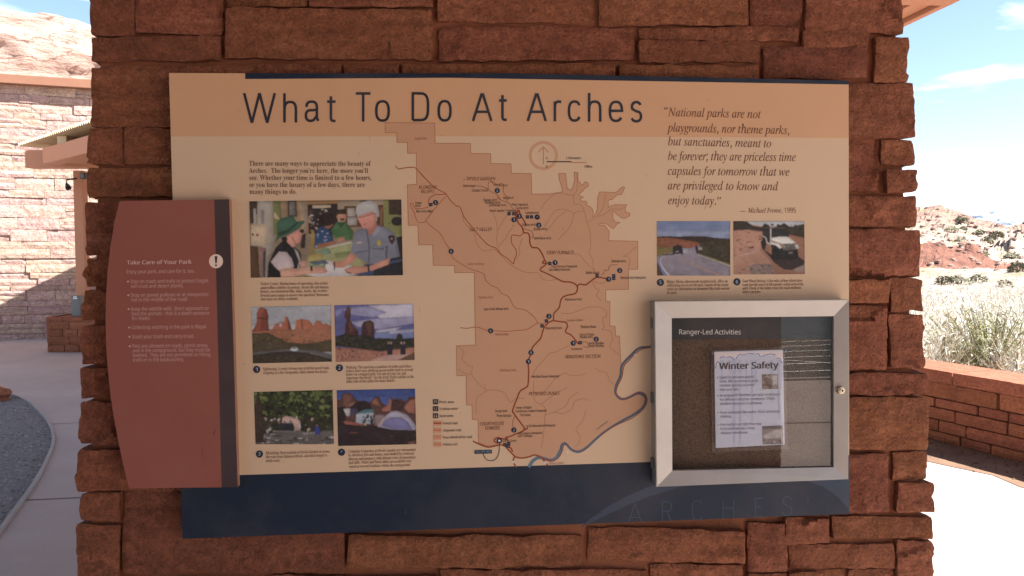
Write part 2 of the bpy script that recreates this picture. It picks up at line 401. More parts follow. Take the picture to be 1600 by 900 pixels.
# ------------------------------------------------------------------ stonework
def facet(p, seed):
    d, c = noise.voronoi(p + Vector((seed, seed * 1.7, 0)))
    q = c[0]; h = noise.noise(q * 3.1); g = Vector((noise.noise(q * 2.3 + Vector((9, 0, 0))), noise.noise(q * 2.9 + Vector((0, 7, 0))), 0))
    return h + g.dot((p + Vector((seed, seed * 1.7, 0))) - q) * 1.4
def add_stone(V, Fc, quad, zf, depth, res, amp=0.006, rad=0.008, sides=(0, 0), seed=0.0, tilt=0.0, edge=0.003, fscale=9.0):
    """quad: TL, TR, BR, BL in face coordinates; sides: this stone's left / right end is an outer corner"""
    TL, TR, BR, BL = [Vector((q[0], q[1])) for q in quad]
    w = max((TR - TL).length, (BR - BL).length); h = max((TL - BL).length, (TR - BR).length)
    nx = max(2, int(w / res)); ny = max(2, int(h / res)); nzd = max(1, min(14, int(depth / res))) if any(sides) else 1
    base = len(V); idx = {}
    r2 = random.Random(int(seed * 1000)); tx, ty = r2.uniform(-tilt, tilt), r2.uniform(-tilt, tilt)
    for i in range(nx + 1):
        for j in range(ny + 1):
            for k in range(nzd + 1):
                if not (k == nzd or i in (0, nx) or j in (0, ny)): continue
                s, t = i / nx, j / ny
                p2 = TL.lerp(TR, s).lerp(BL.lerp(BR, s), t)
                z = zf - depth + depth * k / nzd
                dl, dr_, du, dd = s * w, (1 - s) * w, t * h, (1 - t) * h
                d = min(dl, dr_, du, dd)
                P = Vector((p2.x, p2.y, z))
                q = Vector((p2.x, p2.y, z * 1.0)) * fscale
                rough = noise.fractal(q * 2.2 + Vector((seed, 0, 0)), 0.9, 2.1, 4)
                fa = facet(q * 0.8, seed)
                if k == nzd:
                    e = max(0.0, 1 - d / rad)
                    led = math.floor(3 * noise.noise(Vector((p2.x * 2.5, p2.y * 38, seed))) + 2 * noise.noise(Vector((p2.x * 7, p2.y * 9, seed + 5)))) / 3
                    P.z += amp * (0.55 * rough + 1.0 * fa + 0.32 * led) - rad * 0.8 * e * e + tx * (s - .5) * w + ty * (t - .5) * h
                ex = noise.noise_vector(Vector((p2.x, p2.y, z)) * 28 + Vector((seed, 3, 1)))
                ex2 = noise.noise_vector(Vector((p2.x, p2.y, z)) * 80 + Vector((seed, 13, 1)))
                if d < rad * 1.2:
                    P.x += (ex.x + 0.5 * ex2.x) * edge; P.y += (ex.y + 0.5 * ex2.y) * edge
                # corners are knocked off a little
                if min(dl, dr_) < rad * 1.5 and min(du, dd) < rad * 1.5:
                    cx, cy = (p2.x - (TL.x + TR.x) / 2), (p2.y - (TL.y + BL.y) / 2)
                    P.x -= math.copysign(rad * 0.22, cx); P.y -= math.copysign(rad * 0.2, cy)
                if (i == 0 and sides[0]) or (i == nx and sides[1]):
                    sg = -1 if i == 0 else 1
                    ro = noise.fractal(Vector((seed, P.y, z)) * fscale * 2.4, 0.9, 2.1, 4)
                    e2 = max(0.0, 1 - min(du, dd) / (rad * 1.6))
                    P.x += sg * (amp * 0.22 * ro + amp * 0.85 * facet(Vector((P.y, z, seed)) * fscale * 2.6, seed) - rad * 0.55 * e2 * e2)
                idx[(i, j, k)] = len(V); V.append(P)
    def q4(a, b, c, d):
        try: Fc.append((idx[a], idx[b], idx[c], idx[d]))
        except KeyError: pass
    for i in range(nx):
        for j in range(ny): q4((i, j, nzd), (i, j + 1, nzd), (i + 1, j + 1, nzd), (i + 1, j, nzd))
    for k in range(nzd):
        for i in range(nx):
            q4((i, 0, k), (i, 0, k + 1), (i + 1, 0, k + 1), (i + 1, 0, k))
            q4((i, ny, k), (i + 1, ny, k), (i + 1, ny, k + 1), (i, ny, k + 1))
        for j in range(ny):
            q4((0, j, k), (0, j + 1, k), (0, j + 1, k + 1), (0, j, k + 1))
            q4((nx, j, k), (nx, j, k + 1), (nx, j + 1, k + 1), (nx, j + 1, k))
def ashlar(x0, x1, y0, y1, hs, ls, g):
    out = []; y = y0
    while y < y1 - 1e-3:
        h = min(g.uniform(*hs), y1 - y)
        if y1 - y - h < hs[0] * 0.6: h = y1 - y
        x = x0 - g.uniform(0, ls[0]) * 0
        while x < x1 - 1e-3:
            l = min(g.uniform(*ls), x1 - x)
            if x1 - x - l < ls[0] * 0.5: l = x1 - x
            if h > (hs[0] + hs[1]) / 2 and g.random() < 0.35:
                f = g.uniform(0.35, 0.65); out += [(x, x + l, y, y + h * f), (x, x + l, y + h * f, y + h)]
            else: out.append((x, x + l, y, y + h))
            x += l
        y += h
    return out

# ------------------------------------------------------------------ the ground and what lies far off
def sheet(name, pts, z, mat, kind='structure'):
    tri = geometry.tessellate_polygon([[Vector((p[0], p[1], 0)) for p in pts]])
    fs = []
    for a, b, c in tri:
        A_, B_, C_ = pts[a], pts[b], pts[c]
        s_ = (B_[0] - A_[0]) * (C_[1] - A_[1]) - (B_[1] - A_[1]) * (C_[0] - A_[0])
        fs.append((a, b, c) if s_ > 0 else (a, c, b))
    o = obj(name, [(p[0], p[1], z) for p in pts], fs, mat); return tag(o, kind=kind)
def ground_mat(name, a, b_, scale, bs=0.4, bd=0.02, rough=0.95, fine=60.0, spots=None):
    m, t, b = nmat(name)
    c = mixc(t, ramp(t, nz(t, scale, 7, 0.62), 0.3, 0.7), a, b_)
    f = nz(t, fine, 4, 0.65)
    c = mixc(t, ramp(t, f, 0.3, 0.72), mixc(t, 1.0, c, (0.86, 0.86, 0.86), 'MULTIPLY'), c)
    if spots:
        c = mixc(t, ramp(t, nz(t, spots[0], 5, 0.7), spots[1], spots[2]), c, spots[3])
    t.links.new(c, b.inputs['Base Color']); b.inputs['Roughness'].default_value = rough; b.inputs['Specular IOR Level'].default_value = 0.25
    bump(t, b, f, bs, bd)
    return m
DESERT = ground_mat('desert_soil', (0.30, 0.16, 0.10), (0.42, 0.28, 0.20), 0.35, 0.5, 0.03, fine=9)
CONC = ground_mat('brushed_concrete', (0.37, 0.30, 0.275), (0.45, 0.375, 0.34), 0.9, 0.25, 0.006, fine=90, spots=(3.2, 0.66, 0.8, (0.25, 0.195, 0.18)))
GRAVEL = ground_mat('gravel', (0.13, 0.125, 0.13), (0.26, 0.245, 0.24), 24, 1.0, 0.03, fine=34, spots=(42, 0.62, 0.68, (0.5, 0.46, 0.44)))
ASPHALT = ground_mat('asphalt', (0.045, 0.047, 0.05), (0.06, 0.062, 0.066), 2, 0.4, 0.006, fine=160)
LINEPAINT = simple('road_paint', (0.75, 0.75, 0.72), 0.7)
JOINT = simple('joint_filler', (0.10, 0.08, 0.075), 0.95)
KERBM = simple('pale_kerb', (0.31, 0.275, 0.255), 0.9, var=0.2, scale=8, bmp=0.2)

sheet('ground', [(-12000, -12000), (12000, -12000), (12000, 14000), (-12000, 14000)], -0.03, DESERT)
LW0 = ground(1453, 687); LW1 = ground(1600, 725)             # foot of the low wall
lwd = (LW1 - LW0).normalized()
LWa = LW0 - lwd * 7.0; LWb = LW0 + lwd * 3.6
sheet('concrete_plaza', [(-30, -7.2), (LWb.x + 3, -7.2), (LWb.x + 0.25, LWb.y - 0.1), (LWa.x + 0.2, LWa.y), (LWa.x - .5, 20), (-30, 20)], 0.0, CONC)
# expansion joints
def strip(name, a, b, w, z, mat):
    a, b = Vector(a), Vector(b); n = (b - a).cross(Vector((0, 0, 1))).normalized() * w / 2
    o = obj(name, [(a - n).to_tuple()[:2] + (z,), (b - n).to_tuple()[:2] + (z,), (b + n).to_tuple()[:2] + (z,), (a + n).to_tuple()[:2] + (z,)], [(0, 1, 2, 3)], mat)
    return tag(o, kind='structure')
ja, jb = ground(39, 782), ground(125, 778); jd = (jb - ja)
strip('pavement_joint', ja, ja + jd * 2.5, 0.012, 0.004, JOINT)
ka, kb = ground(82, 663), ground(125, 661); kd = (kb - ka)
strip('pavement_joint', ka, ka + kd * 5, 0.010, 0.004, JOINT)
# gravel bed with its thin raised edging
edge_px = [(-20, 852), (0, 832), (18, 807), (39, 779), (60, 747), (76, 715), (83, 694), (82, 676), (75, 660), (64, 647), (50, 633), (32, 623), (18, 618), (0, 611), (-40, 603)]
edge = [Vector((*ground(p[0], p[1]).to_tuple()[:2], 0)) for p in edge_px]
edge = [Vector((p.x, p.y, 0)) for p in [Vector((q.x, q.y)) for q in catmull(edge, 4)]]
sheet('gravel_bed', [(p.x, p.y) for p in edge] + [(-9, edge[-1].y), (-9, edge[0].y - 0.6), (-3.2, edge[0].y - 0.6)], 0.004, GRAVEL)
bm = bmesh.new(); rows_ = []
for i, p in enumerate(edge):
    d_ = (edge[min(i + 1, len(edge) - 1)] - edge[max(i - 1, 0)]).normalized(); n_ = Vector((-d_.y, d_.x, 0)) * .011
    rows_.append([bm.verts.new(p - n_ + Vector((0, 0, -.02))), bm.verts.new(p - n_ + Vector((0, 0, .022))), bm.verts.new(p + n_ + Vector((0, 0, .022))), bm.verts.new(p + n_ + Vector((0, 0, -.02)))])
for a, b in zip(rows_, rows_[1:]):
    for k in range(3): bm.faces.new((a[k], a[k + 1], b[k + 1], b[k]))
tag(bmobj('gravel_edging', bm, KERBM), 'thin pale edging strip curving round the gravel bed', 'edging')
# loose gravel
g = random.Random(3); V = []; Fc = []
poly = [(p.x, p.y) for p in edge] + [(-7, edge[-1].y), (-7, edge[0].y)]
cnt = 0
while cnt < 5200:
    x, y = g.uniform(-6.5, -2.6), g.uniform(3.9, 9.0)
    if not inside(x, y, poly): continue
    r = g.uniform(0.006, 0.017); n = len(V); a = g.uniform(0, 6)
    for k in range(5): V.append((x + r * math.cos(a + k * 1.257) * g.uniform(.7, 1.2), y + r * math.sin(a + k * 1.257) * g.uniform(.7, 1.2), 0.003))
    V.append((x + r * g.uniform(-.3, .3), y + r * g.uniform(-.3, .3), 0.004 + r * g.uniform(.5, 1.0)))
    for k in range(5): Fc.append((n + k, n + (k + 1) % 5, n + 5))
    cnt += 1
def pebble_mat():
    m, t, b = nmat('pebbles'); geo = t.nodes.new('ShaderNodeNewGeometry')
    t.links.new(ramp(t, geo.outputs['Random Per Island'], 0.0, 1.0, (0.10, 0.095, 0.10, 1), (0.30, 0.28, 0.27, 1)), b.inputs['Base Color']); b.inputs['Roughness'].default_value = 0.9
    return m
tag(obj('loose_gravel', V, Fc, pebble_mat()), 'grey loose gravel filling the curved bed', 'gravel', kind='stuff')

def blob(name, c, r, mat, seed, sub=3, amp=0.35, flat=0.7, parent=None):
    bm = bmesh.new(); bmesh.ops.create_icosphere(bm, subdivisions=sub, radius=1)
    for v in bm.verts:
        p = v.co.copy(); d = 1 + amp * facet(p * 1.2, seed) * 0.7 + amp * 0.35 * noise.fractal(p * 2.5 + Vector((seed, 0, 0)), 0.9, 2, 4)
        v.co = Vector((p.x * r[0] * d, p.y * r[1] * d, p.z * r[2] * d)) + Vector(c)
    return bmobj(name, bm, mat, parent)
bc = ground(0, 630)
tag(blob('boulder', (bc.x - 0.2, bc.y + 0.1, 0.04), (0.22, 0.18, 0.14), WALLSAND, 4.2), 'small reddish boulder on the gravel at the left edge', 'boulder')

# the cliff behind the building
def cliff_mat():
    m, t, b = nmat('cliff_sandstone')
    c = mixc(t, ramp(t, nz(t, 0.09, 8, 0.6, (1, 1, 3.2), dist=0.6), 0.32, 0.68), (0.37, 0.275, 0.24), (0.31, 0.21, 0.175))
    ck = nz(t, 0.075, 9, 0.62, (1.0, 1.0, 3.6), dist=1.2); r_ = t.nodes.new('ShaderNodeValToRGB'); el = r_.color_ramp.elements
    el[0].position = .485; el[0].color = (0, 0, 0, 1); el[1].position = .5; el[1].color = (1, 1, 1, 1); e3 = el.new(.515); e3.color = (0, 0, 0, 1)
    t.links.new(ck, r_.inputs['Fac']); c = mixc(t, r_.outputs['Color'], c, (0.15, 0.085, 0.065))
    st = ramp(t, nz(t, 0.35, 6, 0.6, (1.0, 1.0, 0.12)), 0.5, 0.68)
    lo = ramp(t, nz(t, 0.06, 4, 0.5), 0.45, 0.6)
    f = t.nodes.new('ShaderNodeMath'); f.operation = 'MULTIPLY'; t.links.new(st, f.inputs[0]); t.links.new(lo, f.inputs[1])
    c = mixc(t, f.outputs[0], c, (0.20, 0.15, 0.145))
    t.links.new(c, b.inputs['Base Color']); b.inputs['Roughness'].default_value = 0.95; b.inputs['Specular IOR Level'].default_value = 0.1
    bump(t, b, nz(t, 0.9, 8, 0.65, (1, 1, 3)), 0.6, 0.5)
    return m
V = []; Fc = []; nu, nv = 150, 70
for i in range(nu + 1):
    x = -95 + 100 * i / nu
    xi = x / 62.0 * F + 800                   # where it stands along the skyline
    ztop = 20.6 - 0.19 * (x + 40) - 0.004 * max(0, x + 32) ** 2 + 0.9 * noise.fractal(Vector((x * 0.16, 3, 0)), 0.8, 2, 4)
    for j in range(nv + 1):
        t = j / nv; z = -1 + (ztop + 1) * min(1.0, t * 1.18)
        y = 60 + 3.5 * t + 1.3 * noise.fractal(Vector((x * 0.05, 1.3, z * 0.10 + x * 0.02)), 1.1, 2, 5)
        lay = noise.noise(Vector((x * 0.045, 7.7, z * 0.42 + x * 0.10)))
        y += 0.7 * max(0, min(1, (lay - .05) * 9)) * min(1, max(0, (t - 0.35) * 6)) + 0.35 * noise.fractal(Vector((x * 0.6, 0, z * 0.9)), 0.8, 2, 4)
        if t > 0.847: y += (t - 0.847) * 90; z += 0.5 * noise.noise(Vector((x * 0.5, y * 0.2, 5)))
        V.append((x, y, z))
for i in range(nu):
    for j in range(nv):
        a = i * (nv + 1) + j; Fc.append((a, a + nv + 1, a + nv + 2, a + 1))
tag(obj('cliff', V, Fc, cliff_mat(), smooth=True), kind='structure')

# desert slope and hills beyond the low wall
def hill_mat():
    m, t, b = nmat('desert_hills')
    a = t.nodes.new('ShaderNodeVertexColor'); a.layer_name = 'Col'
    f = nz(t, 0.9, 7, 0.7)
    c = mixc(t, ramp(t, f, 0.35, 0.66), mixc(t, 1.0, a.outputs['Color'], (0.45, 0.43, 0.43), 'MULTIPLY'), a.outputs['Color'])
    c = mixc(t, ramp(t, nz(t, 0.35, 6, 0.7), 0.56, 0.66), c, (0.17, 0.15, 0.09))
    t.links.new(c, b.inputs['Base Color']); b.inputs['Roughness'].default_value = 0.95; b.inputs['Specular IOR Level'].default_value = 0.1
    bump(t, b, nz(t, 1.6, 7, 0.7), 0.8, 0.4)
    return m
def lerp_tab(tab, x):
    if x <= tab[0][0]: return tab[0][1]
    for (a, va), (b, vb) in zip(tab, tab[1:]):
        if x <= b: return va + (vb - va) * (x - a) / (b - a)
    return tab[-1][1]
SKYL = [(1200, 335), (1380, 330), (1440, 328), (1465, 325), (1490, 333), (1515, 343), (1545, 352), (1570, 358), (1600, 352), (1650, 338), (1750, 330), (2000, 320)]
def hill_z(a_px, y):
    crest = 1.6 + (390 - lerp_tab(SKYL, a_px)) / F * 115
    band = max(0.0, min(1.0, (1555 - a_px) / 40)) * max(0.0, min(1.0, (a_px - 1330) / 40))
    tab = [(14, -0.15), (24, -0.05), (34, 0.35), (40, 0.62), (42.5, 0.55 + 1.05 * band), (48, 0.85 + .95 * band), (60, 1.9 + 0.3 * band), (80, 3.2), (115, crest), (135, crest - 3), (200, crest - 12)]
    return lerp_tab(tab, y)
V = []; Fc = []; cols = []; na, ny_ = 300, 210
for i in range(na + 1):
    a_px = 870 + 980 * i / na
    for j in range(ny_ + 1):
        y = 14 * (200 / 14) ** (j / ny_)
        x = (a_px - 800) / F * y
        z = hill_z(a_px + 14 * noise.noise(Vector((x * .1, y * .1, 0))), y + 1.6 * noise.noise(Vector((x * 0.35, y * 0.35, 2))))
        s_ = min(1, max(0.05, (y - 22) / 25))
        z += s_ * (0.16 * noise.fractal(Vector((x * 0.8, y * 0.8, 0)), 0.8, 2, 4) + min(1, y / 60) * 0.55 * max(0, noise.fractal(Vector((x * 0.4, y * 0.25, 4)), 0.8, 2, 5)) + min(1, y / 80) * 0.7 * abs(facet(Vector((x * 0.35, y * 0.22, 0)), 2.0)))
        if 38 < y < 46: z += 0.28 * facet(Vector((x * 0.55, y * 0.5, z * .6)), 5.0) * min(1, (y - 38) / 3)
        V.append((x, y, z))
        red = 0.0
        if 38.5 < y < 44.5 and a_px < 1600: red = 1.0
        rr = noise.noise(Vector((x * 0.22, y * 0.12, 8))) + 0.4 * noise.noise(Vector((x * .9, y * .5, 3)))
        if rr > 0.42 and y < 70: red = max(red, 0.6)
        if red > .9 and rr < -0.42: red = 0.2
        pale = (0.40, 0.33, 0.275); rd = (0.215, 0.105, 0.08); top = (0.27, 0.175, 0.145)
        cc = [pale[k] + (top[k] - pale[k]) * min(1, max(0, (y - 60) / 40)) for k in range(3)]
        cols.append(tuple(cc[k] + (rd[k] - cc[k]) * red for k in range(3)))
for i in range(na):
    for j in range(ny_):
        a = i * (ny_ + 1) + j; Fc.append((a, a + ny_ + 1, a + ny_ + 2, a + 1))
tag(obj('desert_hills', V, Fc, hill_mat(), cols=cols), kind='structure')
from mathutils.bvhtree import BVHTree
HB_ = BVHTree.FromPolygons(V, Fc)
# loose boulders that break the hill's outline
g = random.Random(17); V2 = []; F2 = []
for _ in range(260):
    px = g.uniform(1340, 1680); py = g.uniform(322, 425); h_ = HB_.ray_cast(EYE, ray(px, py).normalized())[0]
    if h_ is None or h_.y < 34: continue
    r = h_.y * g.uniform(.0012, .0036); n = len(V2); bmr = []
    for k in range(3):
        for m in range(6): a = m * 1.047 + k * .5; q = r * (1.0, .95, .45)[k] * g.uniform(.7, 1.25); V2.append((h_.x + q * 1.3 * math.cos(a), h_.y + q * math.sin(a), h_.z + r * (-.3, .35, .75)[k] * g.uniform(.8, 1.2)))
    for k in range(2):
        for m in range(6): F2.append((n + k * 6 + m, n + k * 6 + (m + 1) % 6, n + k * 6 + 6 + (m + 1) % 6, n + k * 6 + 6 + m))
    F2.append(tuple(n + 12 + m for m in range(6)))
def rubble_mat():
    m, t, b = nmat('hill_rubble'); geo = t.nodes.new('ShaderNodeNewGeometry')
    t.links.new(ramp(t, geo.outputs['Random Per Island'], 0.0, 1.0, (0.13, 0.075, 0.06, 1), (0.27, 0.19, 0.16, 1)), b.inputs['Base Color']); b.inputs['Roughness'].default_value = 0.95
    return m
tag(obj('hill_rubble', V2, F2, rubble_mat()), 'broken rock and rubble strewn over the desert hillside', 'rocks', kind='stuff')

# the snowy range on the skyline
def hazed_snow_mat():
    m, t, b = nmat('hazed_snowy_rock')
    c = mixc(t, ramp(t, nz(t, 0.006, 8, 0.65), 0.42, 0.58), (0.40, 0.46, 0.56), (0.74, 0.77, 0.80))  # pale bluish tones put the distance haze into the rock colour
    t.links.new(c, b.inputs['Base Color']); b.inputs['Roughness'].default_value = 1.0; b.inputs['Specular IOR Level'].default_value = 0
    return m
V = []; Fc = []
MT = [(1380, 372), (1480, 362), (1515, 347), (1535, 341), (1552, 350), (1568, 346), (1585, 335), (1600, 331), (1640, 322), (1700, 340), (1800, 360)]
for i in range(121):
    px = 1380 + 420 * i / 120; yv = 7000; x = (px - 800) / F * yv
    zt = 1.6 + (390 - lerp_tab(MT, px)) / F * yv + 28 * noise.fractal(Vector((px * 0.06, 0, 0)), 0.8, 2, 4)
    for j in range(13):
        t = j / 12; V.append((x + 120 * noise.noise(Vector((px * .05, j * .5, 0))), yv + 900 * t + 160 * noise.noise(Vector((px * .08, j * .7, 3))), -5 + (zt + 5) * t))
for i in range(120):
    for j in range(12):
        a = i * 13 + j; Fc.append((a, a + 13, a + 14, a + 1))
tag(obj('mountains', V, Fc, hazed_snow_mat()), kind='structure')

# ------------------------------------------------------------------ desert shrubs
def leafmat(name, c0, c1, trans=0.0):
    m, t, b = nmat(name); geo = t.nodes.new('ShaderNodeNewGeometry')
    t.links.new(ramp(t, geo.outputs['Random Per Island'], 0.0, 1.0, (*c0, 1), (*c1, 1)), b.inputs['Base Color'])
    b.inputs['Roughness'].default_value = 0.8; b.inputs['Specular IOR Level'].default_value = 0.15
    return m
SAGE = leafmat('pale_brush', (0.34, 0.33, 0.28), (0.74, 0.72, 0.66))
SAGEG = leafmat('greenish_brush', (0.12, 0.125, 0.06), (0.30, 0.29, 0.17))
JUNI = leafmat('dark_scrub', (0.07, 0.072, 0.045), (0.21, 0.205, 0.14))
TWIG = simple('twig', (0.16, 0.125, 0.10), 0.9)
def brush_geo(V, Fc, c, h, r, n, g, wl=0.006, ll=(0.05, 0.14)):
    """stems fanning from the root, each feathered with narrow leaves"""
    c = Vector(c)
    for _ in range(n):
        a = g.uniform(0, 6.283); lean = g.uniform(0.02, 1.0) ** 0.7; L = h * g.uniform(0.55, 1.05) * (1 - 0.25 * lean)
        tip = c + Vector((math.cos(a) * r * lean, math.sin(a) * r * lean, L))
        mid = c.lerp(tip, 0.5) + Vector((math.cos(a), math.sin(a), 0)) * (-0.10 * r * lean) + Vector((g.uniform(-.04, .04), g.uniform(-.04, .04), 0.08 * L))
        pts = [c + Vector((g.uniform(-.05, .05), g.uniform(-.05, .05), 0)), mid, tip]
        for k in range(2):
            p, q = pts[k], pts[k + 1]; w = Vector((math.sin(a * 3 + 1), math.cos(a * 3 + 1), 0)) * 0.004
            m = len(V); V += [p - w, p + w, q + w * .5, q - w * .5]; Fc.append((m, m + 1, m + 2, m + 3))
        for k in range(7):
            t = g.uniform(0.28, 1.0); p = mid.lerp(tip, (t - .5) * 2) if t > .5 else pts[0].lerp(mid, t * 2)
            d = Vector((g.gauss(0, .7), g.gauss(0, .7), g.uniform(0.1, 1.2))).normalized(); l = g.uniform(*ll)
            w = d.cross(Vector((g.gauss(0, 1), g.gauss(0, 1), g.gauss(0, 1)))).normalized() * wl * g.uniform(.7, 1.6)
            m = len(V); V += [p - w * .5, p + w * .5, p + d * l * .6 + w, p + d * l]; Fc.append((m, m + 1, m + 2, m + 3))
g = random.Random(21)
V = []; Fc = []
for _ in range(460):
    y = g.uniform(8.2, 20); a = g.uniform(0.2, 0.86); x = a * y
    if (Vector((x, y, 0)) - LW0).dot(Vector((-lwd.y, lwd.x, 0))) < 0.7: continue
    h = g.uniform(0.7, 1.05) + 0.012 * (y - 8)
    brush_geo(V, Fc, (x, y, -0.04), h, g.uniform(0.35, 0.6), 60 if y < 13 else 30, g, wl=0.0055, ll=(.03, .10))
tag(obj('pale_brush', V, Fc, SAGE), 'mass of pale dry brush growing behind the low wall', 'brush', kind='stuff')
def shrub(label, c, h, r, n, mat, seed, wl=0.007, ll=(0.05, 0.14), group=None):
    g = random.Random(seed); V = []; Fc = []
    brush_geo(V, Fc, (0, 0, 0), h, r, n, g, wl, ll)
    t = thing('shrub', label, 'shrub', c, group=group)
    obj('foliage', [v + Vector(c) for v in V], Fc, mat, t)
    bm = bmesh.new()
    for k in range(5):
        a = g.uniform(0, 6.28); bm_tube(bm, [Vector(c), Vector(c) + Vector((math.cos(a) * r * .3, math.sin(a) * r * .3, h * .4)), Vector(c) + Vector((math.cos(a) * r * .55, math.sin(a) * r * .55, h * .75))], [0.014, 0.009, 0.004], 5)
    bmobj('stem', bm, TWIG, t)
    return t
gp = at_depth(1543, 575, 8.4)
shrub('tall greenish shrub with brown stems behind the low wall', (gp.x, gp.y, -0.03), 1.15, 0.85, 420, SAGEG, 5, .0055, (.03, .10))
gp = at_depth(1590, 575, 8.0)
shrub('white twiggy shrub touching the right edge behind the low wall', (gp.x, gp.y, -0.03), 0.85, 0.5, 220, SAGE, 6, .0055, (.03, .09))
gp = at_depth(1470, 575, 8.5)
shrub('silvery shrub just right of the pillar behind the low wall', (gp.x, gp.y, -0.03), 1.0, 0.5, 220, SAGE, 8, .0055, (.03, .09))
def scrub_mesh(seed):
    g = random.Random(seed); V = []; Fc = []
    for _ in range(420):
        d = Vector((g.gauss(0, 1), g.gauss(0, 1), g.gauss(.35, .8))).normalized() * g.uniform(0.45, 1.0) ** 0.6
        d = Vector((d.x * (1 + .3 * noise.noise(d * 2)), d.y, d.z * 0.85 + 0.05))
        a = Vector((g.gauss(0, 1), g.gauss(0, 1), g.gauss(0, 1))).normalized(); b = a.orthogonal().normalized(); s_ = g.uniform(.07, .17)
        m = len(V); V += [d + a * s_, d + b * s_ * .6, d - a * s_, d - b * s_ * .6]; Fc.append((m, m + 1, m + 2, m + 3))
    me = bpy.data.meshes.new('scrub'); me.from_pydata([tuple(v) for v in V], [], Fc); me.materials.append(JUNI); return me
SC = [scrub_mesh(k) for k in (1, 2, 3)]
hillshrubs = [  # photo x, y of the foot, distance, radius, label
    (1486, 361, 78, 1.05, 'large dark scrub bush high on the hill beside the pillar'),
    (1505, 356, 88, 0.65, 'small dark scrub bush on the hill right of the large one'),
    (1532, 364, 76, 0.85, 'dark scrub bush on the middle of the rocky hillside'),
    (1557, 368, 74, 1.0, 'darkest scrub bush where the two hillsides meet'),
    (1543, 376, 68, 0.85, 'greyish scrub bush below the darkest hillside bush'),
    (1501, 373, 70, 0.7, 'scrub bush above the red rock bank'),
    (1500, 342, 112, 0.9, 'dark scrub bush on the hill crest, left of a pair'),
    (1506, 343, 112, 0.9, 'dark scrub bush on the hill crest, right of a pair'),
    (1475, 441, 33, 0.55, 'dark scrub clump under the red rock bank, leftmost'),
    (1492, 439, 34, 0.5, 'dark scrub clump under the red rock bank, second from the pillar'),
    (1509, 441, 33, 0.45, 'dark scrub clump under the red rock bank, third from the pillar'),
    (1529, 436, 35, 0.5, 'dark scrub clump at the right end of the red bank foot'),
    (1570, 445, 31, 0.45, 'dark scrub clump above the pale brush near the right edge'),
    (1591, 420, 40, 0.7, 'grey scrub bush on the slope at the right edge'),
    (1537, 396, 55, 0.5, 'low scrub bush at the top of the red rock bank'),
    (1580, 402, 50, 0.7, 'low scrub bush on the right hillside below the crest')]
for k, (px, py, y, r, lab) in enumerate(hillshrubs):
    hit = HB_.ray_cast(EYE, ray(px, py + 3).normalized())[0]; p = hit if hit is not None else at_depth(px, py, y)
    r = r / y * p.y * .72; o = bpy.data.objects.new('scrub_bush', SC[k % 3]); COL.objects.link(o)
    o.location = p; o.scale = (r, r, r * 1.0); o.rotation_euler = (0, 0, k * 1.3)
    tag(o, lab, 'shrub', 'scrub bushes on the desert hillside')

# ------------------------------------------------------------------ the stone pillar
ZS, ZM = -0.026, -0.0385                      # stone faces and mortar, in sign coordinates
zl_ground = (Mi @ Vector((0, EYE.y + 1.4, 0))).y
def pf(px, py): return bl(px, py, ZS)
def edge_x(side, ylocal):                    # pillar outline: battered, in sign coordinates
    a, b = (pf(143, 0), pf(125, 900)) if side < 0 else (pf(1412, 0), pf(1456, 900))
    return a.x + (b.x - a.x) * (ylocal - a.y) / (b.y - a.y)
ytop, ybot = 1.42, (Mi @ ground(800, 1150)).y
ybot = -1.50
pillar = thing('stone_pillar', 'thick battered pillar of rough red sandstone blocks carrying the information sign', 'pillar', (0.62, ybot, -0.45), M)
DEPTH = 0.95
core = [(edge_x(-1, ybot) + .012, ybot), (edge_x(1, ybot) - .012, ybot), (edge_x(1, ytop) - .012, ytop), (edge_x(-1, ytop) + .012, ytop)]
bm = bmesh.new(); bm_prism(bm, core, ZM - DEPTH, ZM)
bmesh.ops.subdivide_edges(bm, edges=bm.edges[:], cuts=3, use_grid_fill=True)
bmobj('mortar_core', bm, MORTAR, pillar)
